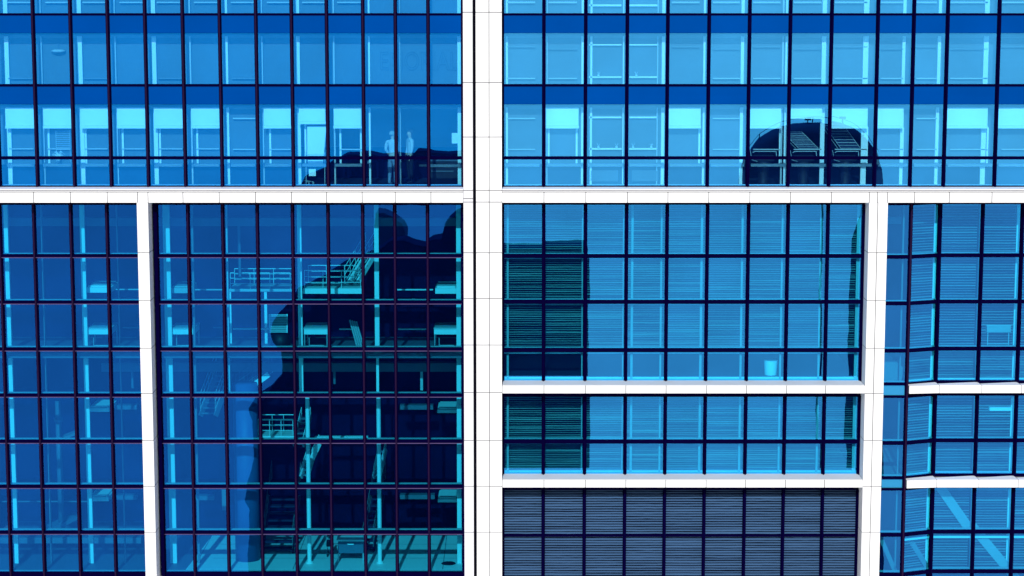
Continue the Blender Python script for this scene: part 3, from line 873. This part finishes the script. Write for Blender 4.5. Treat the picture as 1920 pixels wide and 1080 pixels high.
# ================================================================== RIGHT BUILDING, cranked corner bay
BX = [X(1650, 740), X(1698, 740), X(1757, 740), X(1836, 740), X(1910, 740), X(1985, 740)]
BYs = [-.12, -.12, .28, .28, .28, .28]
ROWS_B = [381, 480, 567, 655.5, 717.5, 741, 828, 893, 914, 999.5, 1074, 1120]
zb_ = [Zz(p, .1) for p in ROWS_B]
for i in range(5):
    for k in range(len(zb_) - 1):
        isband = k in (4, 7)
        if isband and i > 0: continue
        if isband:
            mb = MB(); mb.quad_box([(BX[i], BYs[i] + .01, zb_[k + 1]), (BX[i + 1], BYs[i + 1] + .01, zb_[k + 1]), (BX[i + 1], BYs[i + 1] + .06, zb_[k + 1]), (BX[i], BYs[i] + .06, zb_[k + 1]),
                                   (BX[i], BYs[i] + .01, zb_[k]), (BX[i + 1], BYs[i + 1] + .01, zb_[k]), (BX[i + 1], BYs[i + 1] + .06, zb_[k]), (BX[i], BYs[i] + .06, zb_[k])])
            obj('band_panel', mb, glass('pale_band_glass_%d' % k, (.02, .25, .6), opaque=(.02, .13, .19)), right)
            continue
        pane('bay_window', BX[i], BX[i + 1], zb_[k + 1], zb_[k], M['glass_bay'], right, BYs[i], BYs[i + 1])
    for k, z in enumerate(zb_):
        transom(BX[i], BX[i + 1], z, (.112 if k not in (0, 4, 5, 7, 8) else .08), right, BYs[i], BYs[i + 1], sill=(k not in (0, 5, 8)), head=(k in (3, 6, 9)))
for i in range(1, 6): mullion(BX[i], zb_[-1], zb_[0], right, BYs[i], lit=(i == 1))
# stone bands of the bay, cranked with the glass
for (pa, pb) in ((722.5, 737), (899.5, 914)):
    yo = -.62
    z1, z0 = Zz(pa, .28 + yo), Zz(pb, .28 + yo)
    pts = [(BX[1] + .02, BYs[1] + yo + .28), (BX[2], BYs[2] + yo), (BX[3], BYs[3] + yo), (BX[4], BYs[4] + yo), (BX[5], BYs[5] + yo)]
    mb = MB()
    for (a, b) in zip(pts[:-1], pts[1:]):
        mb.quad_box([(a[0] + .008, a[1], z0), (b[0] - .008, b[1], z0), (b[0] - .008, b[1] + .6, z0), (a[0] + .008, a[1] + .30, z0),
                     (a[0] + .008, a[1], z1), (b[0] - .008, b[1], z1), (b[0] - .008, b[1] + .6, z1), (a[0] + .008, a[1] + .30, z1)], 0)
        mb.quad_box([(a[0], a[1] + .03, z0 + .004), (b[0], b[1] + .03, z0 + .004), (b[0], b[1] + .55, z0 + .004), (a[0], a[1] + .25, z0 + .004),
                     (a[0], a[1] + .03, z1 - .004), (b[0], b[1] + .03, z1 - .004), (b[0], b[1] + .55, z1 - .004), (a[0], a[1] + .25, z1 - .004)], 1)
    obj('stone_band', mb, [M['stone'], M['joint']], right)
# blinds, posts, sills in the bay
for i in range(1, 5):
    for (ya, yb) in ((385, 713), (745, 889), (918, 1068)):
        blind(right, BX[i] + .06, BX[i + 1] - .06, Zz(yb, .7), Zz(ya, .7), BYs[i] + .42, M['slat_bay'], .085, BYs[i + 1] + .42)
for (a, b, p, Y, m) in ((1744, 1750, 700, .6, 'white'), (1828, 1830, 700, .7, 'white2'), (1897.5, 1903.5, 700, .7, 'white'), (1686, 1689, 700, .2, 'grey')):
    for (za, zc) in ((384, 714), (744, 889), (916, 1070)):
        post('post', right, a, b, p, Zz(zc, Y), Zz(za, Y), Y, M[m], .06)
for (pa, pb) in ((713.5, 708), (889.5, 883), (1071, 1065), (1003, 1007)):
    for i in range(1, 5):
        mb = MB(); a, b = BYs[i] + .2, BYs[i + 1] + .2
        z0, z1 = sorted((Zz(pa, .6), Zz(pb, .6)))
        mb.quad_box([(BX[i], a, z0), (BX[i + 1], b, z0), (BX[i + 1], b + .1, z0), (BX[i], a + .1, z0), (BX[i], a, z1), (BX[i + 1], b, z1), (BX[i + 1], b + .1, z1), (BX[i], a + .1, z1)])
        obj('sill_board', mb, M['white'], right)
# diagonal braces in front of the blinds
for (p, q, wd) in (((1762, 912), (1822, 998), .30), ((1822, 985), (1905, 1085), .30), ((1704, 1008), (1738, 1062), .16), ((1650, 1005), (1678, 1070), .14)):
    Y = .62 if p[0] > 1700 else .2
    if p[0] == 1704: Y = .50
    a, b = Vector(P3(*p, Y)), Vector(P3(*q, Y)); d = (b - a).normalized(); n_ = Vector((-d.z, 0, d.x)) * wd / 2
    mb = MB(); mb.extrude_xz([((a + n_).x, (a + n_).z), ((b + n_).x, (b + n_).z), ((b - n_).x, (b - n_).z), ((a - n_).x, (a - n_).z)], Y, Y + .08)
    obj('brace', mb, M['post_paint'] if p[0] > 1750 else M['grey'], right)
# shapes seen in the narrow strip
mb = MB(); pts = [P3(1655, 655, .6), P3(1694, 690, .6), P3(1690, 716, .6), P3(1655, 716, .6)]
mb.extrude_xz([(p[0], p[2]) for p in pts], .6, .9); obj('stair_flank', mb, M['grey'], right)
hbox('deck_edge', right, 1660, 1690, 407, 420, .7, .3, 'dim')
mb = MB(); mb.box(X(1855, 767, .66), X(1896, 767, .66), .62, .80, Zz(770, .66), Zz(763.5, .66)); obj('shelf', mb, M['white'], right)
t = thing('desk', 'small white desk seen through the pale blinds of the far right bay', 'desk', (X(1871, 650, .66), .66, Zz(652, .66)), 'desks beside the white posts')
x0, x1 = X(1849, 640, .66), X(1894, 640, .66); zd = Zz(652, .66)
mb = MB(); mb.box(x0, x1, .60, .80, zd + .50, zd + .70); obj('drawer', mb, M['post_paint'], t, bevel=.01)
mb = MB(); mb.box(x0 - .02, x1 + .01, .58, .82, zd + .702, zd + .74); obj('desk_top', mb, M['white2'], t, bevel=.01)
for xx in (x0 + .05, x1 - .05):
    mb = MB(); mb.box(xx - .012, xx + .012, .66, .69, zd, zd + .499); obj('leg', mb, M['white2'], t)
mb = MB(); mb.tube((x0 + .05, .70, zd + .12), (x1 - .05, .70, zd + .12), .014); obj('stretcher', mb, M['white2'], t)

# ================================================================== furniture of the upper storeys
ZU = Zz(349.5, .6)                                  # floor of the lowest upper storey
for parent, a, b in ((left, XL0, XL1), (right, XR0, XR1)):
    mb = MB(); mb.box(a + .2, b - .1, .32, 6.8, ZU - .12, ZU - .002); obj('storey_floor', mb, M['inner_low'], parent)
zw = Zz(276, 3.8)  # wall colour lightened above, blackened below the edge of the mirrored skyline
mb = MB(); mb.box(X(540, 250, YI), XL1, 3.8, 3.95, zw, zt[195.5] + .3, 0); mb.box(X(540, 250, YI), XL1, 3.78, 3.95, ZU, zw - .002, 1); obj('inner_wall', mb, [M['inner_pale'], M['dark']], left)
rail(left, 'window_rail', 806, 862, 310.5, .075, YI - .05, 'white')
rail(left, 'window_rail', 786, 800, 310.5, .06, YI + .2, 'grey')
# letters on the inner wall of the storey above
def letters(txt, px0, px1, py0, py1, Y):
    cu = bpy.data.curves.new('wall_lettering', 'FONT'); cu.body = txt; cu.extrude = .01; cu.fill_mode = 'NONE'; cu.bevel_depth = .012
    o = bpy.data.objects.new('wall_lettering', cu); COL.objects.link(o)
    bpy.context.view_layer.update()
    w0 = o.dimensions.x; h0 = o.dimensions.y
    x0, z0 = U(px0, py1, Y); x1, z1 = U(px1, py0, Y)
    dg = bpy.context.evaluated_depsgraph_get()
    me = bpy.data.meshes.new_from_object(o.evaluated_get(dg))
    bpy.data.objects.remove(o)
    xs = [v.co.x for v in me.vertices]; ys = [v.co.y for v in me.vertices]
    sx = (x1 - x0) / (max(xs) - min(xs)); sy = (z1 - z0) / (max(ys) - min(ys)); mx, my = min(xs), min(ys)
    b = base_of(left)
    for v in me.vertices:
        x, y, z = v.co
        v.co = (x0 + (x - mx) * sx - b.x, Y - z - b.y, z0 + (y - my) * sy - b.z)
    me.materials.clear(); me.materials.append(M['letter'])
    n = bpy.data.objects.new('wall_lettering', me); COL.objects.link(n); n.parent = left
    return n
letters('EMORIAL', 713, 860, 97, 132, YI + .115)

# white board on a stand and an office chair
t = thing('whiteboard', 'bright white board on a thin wheeled stand behind the upper left windows', 'whiteboard', (X(592, 345, .45), .45, ZU))
mb = MB(); Y = .45
pts = [U(576, 237, Y), U(612, 237, Y), U(607, 292, Y), U(576, 292, Y)]
mb.extrude_xz(pts, Y, Y + .03); obj('board', mb, M['fabric'], t)
mb = MB(); mb.box(X(577, 300, Y), X(606, 300, Y), Y, Y + .02, Zz(307, Y), Zz(300, Y)); mb.box(X(579, 320, Y), X(592, 320, Y), Y, Y + .02, Zz(330, Y), Zz(317, Y)); obj('tray', mb, M['white'], t)
mb = MB(); mb.tube(P3(574, 289, Y), P3(609, 289, Y), .014)
for px in (574, 609): mb.tube(P3(px, 285, Y), (X(px, 345, Y), Y, ZU), .014)
obj('stand', mb, M['steel'], t)

def office_chair(label, px, Y, back=None):
    x = X(px, 340, Y)
    t = thing('office_chair', label, 'chair', (x, Y, ZU), 'chairs behind the glass')
    mb = MB()
    for k in range(5):
        a = k * 2 * math.pi / 5 + .3
        mb.tube((x, Y, ZU + .12), (x + .27 * math.cos(a), Y + .27 * math.sin(a), ZU + .07), .02)
        mb.tube((x + .27 * math.cos(a), Y + .27 * math.sin(a) - .02, ZU + .035), (x + .27 * math.cos(a), Y + .27 * math.sin(a) + .02, ZU + .035), .033, 10)
    obj('base', mb, M['steel'], t)
    mb = MB(); mb.tube((x, Y, ZU + .1), (x, Y, ZU + .42), .03); obj('gas_stem', mb, M['black'], t)
    mb = MB(); mb.box(x - .23, x + .23, Y - .22, Y + .22, ZU + .42, ZU + .50); obj('seat', mb, M['black'], t, bevel=.03)
    mb = MB(); mb.box(x - .20, x + .20, Y + .21, Y + .25, ZU + .55, ZU + .98); obj('backrest', mb, M['black'], t, bevel=.03)
    return t
office_chair('dark swivel office chair beside the bright white board', 572, 1.0 + .35)
# small white notice box on the end post
mb = MB(); mb.box(X(847, 258, 1.0), X(858, 258, 1.0), 1.05, 1.15, Zz(269, 1.05), Zz(249.5, 1.05))
obj('notice_box', mb, M['white'], left)
# control box on the post by the people
mb = MB(); mb.box(X(689, 304, 1.0), X(694.5, 304, 1.0), 1.02, 1.10, Zz(307, 1), Zz(301, 1)); obj('switch_box', mb, M['white'], left)
# ceiling lamp, rack and plant behind the leftmost windows
x, z = U(108, 95.5, .5); mb = MB()
mb.lathe([(.001, z + .05), (.12, z + .045), (.22, z + .01), (.23, z - .01), (.15, z - .045), (.001, z - .05)], x, .62, 24)
t = thing('ceiling_lamp', 'flat pale round lamp hanging in the second upper left window', 'lamp', (x, .62, z))
obj('shade', mb, M['white2'], t, smooth=True)
mb = MB(); mb.tube((x, .62, z + .05), (x, .62, Zz(60, .62)), .008); obj('cord', mb, M['dim'], t)
Y = .50; xa, xb = X(105, 260, Y), X(131, 260, Y)
t = thing('wire_rack', 'fine wire rack of pale bars under the second roller blind from the left', 'rack', ((xa + xb) / 2, Y, Zz(284, Y)))
mb = MB()
for k in range(10):
    z = Zz(246 + k * 3.8, Y); mb.tube((xa, Y, z), (xb, Y, z), .008, 6)
obj('bars', mb, M['white2'], t)
mb = MB()
for xx in (xa, xb): mb.tube((xx, Y, Zz(244, Y)), (xx, Y, Zz(308, Y)), .008, 6)
obj('frame', mb, M['white2'], t)
x, z = U(110, 306, .47); t = thing('potted_plant', 'spidery pale plant on the rail under the wire rack', 'plant', (x, .47, z))
mb = MB(); mb.lathe([(.001, z + .02), (.05, z + .02), (.07, z + .13), (.001, z + .13)], x, .47, 12); obj('pot', mb, M['white2'], t)
mb = MB()
for k in range(26):
    a = random.uniform(0, 6.28); rr = random.uniform(.1, .26); p = Vector((x, .47, z + .13))
    q = p + Vector((math.cos(a) * rr * .5, math.sin(a) * .05, random.uniform(.1, .26))); e = q + Vector((math.cos(a) * rr * .6, 0, random.uniform(-.16, .02)))
    mb.tube(p, q, .008, 4, 0, .007); mb.tube(q, e, .007, 4, 0, .002)
obj('leaves', mb, M['white'], t)
# long low counter behind the people
x0, x1 = X(806, 320, 1.6), X(862, 320, 1.6)
t = thing('counter', 'dark low counter with pale rails at the right end of the upper left storey', 'counter', ((x0 + x1) / 2, 1.6, ZU))
mb = MB(); mb.box(x0, x1, 1.6, 2.2, ZU, ZU + .72); obj('body', mb, M['black'], t, bevel=.01)
mb = MB(); mb.box(x0 - .02, x1 + .02, 1.56, 2.24, ZU + .722, ZU + .76); obj('counter_top', mb, M['panel'], t)
mb = MB(); mb.box(x0 + .05, x1 - .2, 1.57, 1.599, ZU + .38, ZU + .42); obj('rail', mb, M['dim'], t)

# slatted reclining chairs below the dome reflection
def recliner(label, px, pyt, Y, full=True):
    x = X(px, 330, Y); z0 = ZU
    t = thing('slatted_chair', label, 'chair', (x, Y, z0), 'slatted chairs behind the glass')
    wd = .62
    seat = Zz(285, Y)
    # backrest frame: leans to the right and back
    zt_ = Zz(pyt, Y); dx = -.50
    A = Vector((x - wd / 2 + .17, Y + .25, seat + .1)); B = Vector((x + wd / 2 + .17, Y + .25, seat + .1))
    if full:
        A2, B2 = A + Vector((dx, .25, zt_ - seat - .1)), B + Vector((dx, .25, zt_ - seat - .1))
        mb = MB(); mb.path([A, A2, B2, B, A], .009); mb.path([A + Vector((-.10, 0, 0)), A2 + Vector((-.10, 0, .02))], .008); obj('back_frame', mb, M['steel'], t)
        mb = MB()
        for k in range(1, 8):
            mb.tube(A.lerp(A2, k / 8), B.lerp(B2, k / 8), .006 if k % 2 else .009)
        obj('back_slats', mb, M['steel'], t)
        mb = MB(); q = Vector((0, .03, 0))
        mb.quad_box([A + q, B + q, B + q * 1.6, A + q * 1.6, A2 + q, B2 + q, B2 + q * 1.6, A2 + q * 1.6]); obj('backrest', mb, M['inner_low'], t)
    mb = MB(); mb.path([(x - .36, Y, seat - .02), (x - .30, Y, seat + .02), (x + .38, Y, seat + .02), (x + .40, Y, seat - .22)], .012); obj('armrest', mb, M['white2'], t)
    mb = MB(); mb.path([(x - .44, Y, seat + .05), (x - .38, Y, seat - .25), (x - .2, Y, seat - .30)], .010); obj('side_frame', mb, M['steel'], t)
    mb = MB(); mb.box(x - .34, x + .34, Y + .05, Y + .5, seat - .30, seat - .12); obj('seat', mb, M['black'], t, bevel=.03)
    mb = MB(); mb.lathe([(.02, z0), (.20, z0), (.17, z0 + .1), (.17, seat - .55), (.26, seat - .31), (.02, seat - .305)], x + .02, Y + .3, 20); obj('pedestal', mb, M['black'], t, smooth=True)
    return t
recliner('slatted chair with a half-hidden low back at the left foot of the dark dome', 1432, 283, .62, False)
recliner('slatted reclining chair in the middle of the dark dome reflection', 1507, 249, .62)
recliner('slatted reclining chair at the right of the dark dome reflection', 1586, 237, .62)
# little plants on the inner sills
def plant(label, px, py):
    Y = YI - .02; x, z = U(px, py, Y)
    t = thing('potted_plant', label, 'plant', (x, Y, z), 'small plants on the inner sills')
    mb = MB(); mb.lathe([(.001, z), (.03, z), (.04, z + .05), (.001, z + .05)], x, Y, 10); obj('pot', mb, M['white'], t)
    mb = MB()
    for k in range(12):
        a = random.uniform(0, 6.28); q = Vector((math.cos(a) * .06, math.sin(a) * .05, random.uniform(.07, .13)))
        mb.tube((x, Y, z + .05), Vector((x, Y, z + .04)) + q, .008, 4, 0, .002)
    obj('leaves', mb, M['white2'], t)
for (px, py, l) in ((1122, 143, 'tiny plant on the left inner sill of the upper row, third pane'), (1193, 143, 'tiny plant on the inner sill of the upper row, fourth pane'),
                    (1122, 277.5, 'tiny plant at the left end of the lower inner sill, third pane'), (1156, 277.5, 'tiny plant at the right end of the lower inner sill, third pane'),
                    (1187, 277.5, 'tiny plant at the left end of the lower inner sill, fourth pane'), (1221, 277.5, 'tiny plant at the right end of the lower inner sill, fourth pane')):
    plant(l, px, py)

# ================================================================== people
def person(label, px, Y, height, lean, mats, face, arms):
    """one continuous skinned body; face = heading in radians (0 looks at the camera)"""
    x = X(px, 300, Y)
    root = thing('person', label, 'person', (x, Y, ZU), None)
    H = height
    V = []; E = []; Rr = []
    def vert(p, r): V.append(Vector(p) * H); Rr.append(r * H); return len(V) - 1
    def link(*ids):
        for a, b in zip(ids[:-1], ids[1:]): E.append((a, b))
    pel = vert((0, 0, .53), .085); wai = vert((0, 0, .60), .078); che = vert((0, .0, .72), .102); nec0 = vert((0, 0, .81), .055)
    nec = vert((0, 0, .85), .032); hd1 = vert((0, -.01, .89), .045); hd2 = vert((0, -.012, .94), .054); hd3 = vert((0, -.006, .975), .040)
    link(pel, wai, che, nec0, nec, hd1, hd2, hd3)
    nose = vert((0, -.062, .915), .008); link(hd2, nose)
    for s in (-1, 1):
        hip = vert((s * .052, 0, .49), .062); kn = vert((s * .062, -.008, .285), .042); an = vert((s * .066, .012, .05), .028); toe = vert((s * .075, -.085, .022), .022)
        link(pel, hip, kn, an, toe)
        sh = vert((s * .112, 0, .80), .045); link(nec0, sh)
        el, wr = arms[s]
        e = vert(el, .030); w_ = vert(wr, .021); link(sh, e, w_)
        d = (Vector(wr) - Vector(el)).normalized()
        pm = vert(Vector(wr) + d * .03, .022); link(w_, pm)
        for f in range(4):
            off = Vector(((f - 1.5) * .010, -.004, 0))
            k1 = vert(Vector(wr) + d * .062 + off, .0062); k2 = vert(Vector(wr) + d * (.088 + .004 * (f in (1, 2))) + off + Vector((0, -.008, 0)), .0055)
            link(pm, k1, k2)
        th = vert(Vector(wr) + d * .045 + Vector((-s * .022, -.012, 0)), .0068); link(pm, th)
    me = bpy.data.meshes.new('body'); me.from_pydata([tuple(v) for v in V], E, [])
    ob = bpy.data.objects.new('body_armature', me); COL.objects.link(ob)
    sk = ob.modifiers.new('skin', 'SKIN'); sk.use_smooth_shade = True; sk.branch_smoothing = .6
    for i, d in enumerate(me.skin_vertices[0].data):
        d.radius = (Rr[i], Rr[i] * (.72 if i in (pel, wai, che, nec0) else 1)); d.use_root = (i == pel)
    sb = ob.modifiers.new('sub', 'SUBSURF'); sb.levels = 2; sb.render_levels = 2
    bpy.context.view_layer.update()
    dg = bpy.context.evaluated_depsgraph_get()
    m2 = bpy.data.meshes.new_from_object(ob.evaluated_get(dg)); bpy.data.objects.remove(ob)
    m2.materials.clear()
    for k in mats[:3]: m2.materials.append(M[k])          # skin, shirt, trousers
    wrz = {s: arms[s][1][2] * H for s in arms}
    for p in m2.polygons:
        c = p.center; p.use_smooth = True
        if c.z > .845 * H: mi = 0
        elif c.z > .53 * H or abs(c.x) > .135 * H:
            s = 1 if c.x > 0 else -1
            mi = 0 if (abs(c.x) > .10 * H and (c - Vector(arms[s][1]) * H).length < .05 * H + .0) or ((c - Vector(arms[s][1]) * H).length < .10 * H and abs(c.x) > .10 * H and c.z < wrz[s]) else 1
        elif c.z < .035 * H: mi = 3
        else: mi = 2
        p.material_index = mi
    m2.materials.append(M['black'])
    rot = Matrix.Rotation(face, 4, 'Z')
    m2.transform(rot)
    body = bpy.data.objects.new('body', m2); COL.objects.link(body); body.parent = root
    # hair cap, ears and eyes
    mb = MB(); n = 14; prof = []
    hc = Vector((0, .008, .945)) * H
    for ring in range(6):
        th = ring / 5 * 1.75
        for k in range(n):
            a = 2 * math.pi * k / n
            rr = .060 * H
            low = 1.0 if math.sin(a) > -.2 else .62
            t2 = th * low
            mb.v.append(tuple(rot @ (hc + Vector((math.sin(t2) * math.cos(a) * rr * .92, math.sin(t2) * math.sin(a) * rr * 1.05, math.cos(t2) * rr)))))
    for ring in range(5):
        for k in range(n):
            k2 = (k + 1) % n
            mb.f.append((ring * n + k, ring * n + k2, (ring + 1) * n + k2, (ring + 1) * n + k)); mb.m.append(0)
    mb.v = [tuple(Vector(v) + Vector(root.location)) for v in mb.v]
    hr = obj('hair', mb, M[mats[3]], root, smooth=True)
    mb = MB()
    for s in (-1, 1):
        e = rot @ (Vector((s * .020, -.056, .932)) * H) + Vector(root.location)
        mb.tube(e, e + rot @ Vector((0, -.006, 0)), .011, 8)
    obj('eyes', mb, M['black'], root)
    return root
armsA = {-1: ((-.150, .0, .66), (-.115, -.09, .57)), 1: ((.150, .0, .66), (.125, -.08, .56))}
armsB = {-1: ((-.150, .0, .66), (-.145, -.03, .52)), 1: ((.150, -.01, .66), (.145, -.04, .52))}
person('person in a white shirt and blue trousers standing between two mullions', 736, .85, 1.74, 0, ('skin', 'shirt', 'jeans', 'hair'), R(150), armsA)
person('person in a pale shirt and black trousers standing half behind the thin post', 769, 1.55, 1.74, 0, ('skin', 'shirt', 'darkcloth', 'hair2'), R(-70), armsB)

# ================================================================== what stands opposite and is mirrored in the glass
def mirrored(px, py, L):
    """the place in front of the facade whose mirror image the sight line through a pixel meets"""
    x, z = U(px, py, L); return x, z
def opposite(name, label, cat, pts, L, depth, mat='tower', back=False):
    P = [(mirrored(a, b, L + (depth if back else 0))[0], mirrored(a, b, L + depth)[1]) for a, b in pts]
    P = [(x, max(z, 0.0)) for x, z in P]
    cx = sum(p[0] for p in P) / len(P)
    mb = MB(); mb.extrude_xz(P, -L, -L - depth)
    o = obj(name, mb, M[mat], origin=(cx, -L, 0), bevel=.12)
    return tag(o, label, cat)
opposite('rounded_tower', 'dark stepped tower with a jagged left edge mirrored in the stair hall glass', 'tower',
         [(465, 1130), (467, 995), (467, 946), (468.6, 939), (458, 921), (463, 897), (475.6, 862), (481, 841), (480, 826), (477, 791), (475.6, 770), (468.6, 746), (480, 738),
          (499, 727), (527, 693), (528, 671), (525, 645), (510, 627), (506, 610), (510, 590), (532, 567), (551, 541), (618, 508), (681, 475), (710, 460), (732, 441.5), (745, 437), (755, 436),
          (773, 443), (796, 448), (810, 438), (829, 436), (833, 416), (844, 401), (857, 390), (872, 384), (900, 384), (900, 1130)], 100, 4)
opposite('rounded_tower', 'slate tower with a round shoulder mirrored at the top of the stair hall', 'tower',
         [(690, 1000), (700, 480), (706, 389), (722, 390), (738, 397), (752, 407), (758, 420), (760, 445), (760, 1000)], 112, 4, 'tower2')
opposite('office_block', 'dark flat-topped block mirrored in the two leftmost shaded office bays', 'tower',
         [(906, 1130), (906, 452), (1103, 452), (1103, 1130)], 100, 4)
opposite('slim_tower', 'slim dark curved tower mirrored beside the right stone pier', 'tower',
         [(1583, 1130), (1583, 890), (1583, 800), (1586, 745), (1591, 715), (1589, 650), (1590, 550), (1597, 450), (1608, 415), (1620, 388), (1632, 380), (1640, 380), (1640, 1130)], 100, 3, back=True)
opposite('skyline_silhouette', 'added dark low skyline shape mirrored behind the two standing people', 'building',  # added silhouette that blocks the mirrored ground; trunk hidden behind the pier
         [(905, 1130), (905, 374), (560, 374), (556, 350), (572, 322), (600, 312), (640, 285), (650, 282), (690, 283), (715, 287), (745, 285), (776, 287), (783, 278), (803, 277), (808, 282), (840, 284), (866, 281), (935, 280), (935, 1130)], 90, 3)
# domed tank on a mast; cut-off underside made up to keep panes below bright
L = 100
Lc = L + 5.8                                   # the dome's axis
xc, _ = mirrored(1522, 300, Lc); xe, _ = mirrored(1654, 340, Lc); rd = xe - xc
zb0 = mirrored(1522, 372, Lc)[1]; zt0 = mirrored(1522, 227, Lc)[1]
L = Lc - rd
dome = thing('domed_tower', 'dark domed tank with a thin roof railing mirrored in the upper right windows', 'tower', (xc, -L - rd, 0))
prof = [(.01, zb0)]
prof += [(rd * .97, zb0), (rd, zb0 + .8)]
for k in range(1, 13):
    a = k / 12 * math.pi / 2; prof.append((max(.01, rd * math.cos(a) ** .833), zb0 + .8 + (zt0 - zb0 - .8) * math.sin(a) ** .833))
mb = MB(); mb.lathe(prof, xc, -L - rd, 64); obj('crown', mb, M['tower'], dome, smooth=True)
mx, _ = mirrored(1540, 560, L + rd)
mb = MB(); mb.tube((mx, -L - rd, 0), (mx, -L - rd, zb0 + .1), .085, 12); obj('mast', mb, M['tower'], dome)
mb = MB(); pts = []
for k in range(-9, 10):
    a = math.pi / 2 + k * .125; ca, sa = math.cos(a), math.sin(a)
    pts.append((xc + rd * 1.02 * math.copysign(abs(ca) ** .85, ca), -L - rd, zb0 + .8 + (zt0 - zb0 - .8) * sa ** .833 + .42 * sa))
mb.path(pts, .022)
for k in (3, 6, 9, 12, 15): mb.tube(pts[k], Vector(pts[k]) - Vector((0, 0, .8)), .04)
obj('railing', mb, M['tower'], dome)
for (px, py) in ((1515, 220), (1582, 223)):
    fx, fz = mirrored(px, py, L + rd); mb = MB()
    mb.box(fx - .25, fx + .25, -L - rd - .15, -L - rd + .15, fz - .1, fz + .1); mb.tube((fx, -L - rd, fz - .1), (fx, -L - rd, fz - 1.1), .05)
    obj('floodlight', mb, M['tower'], dome)
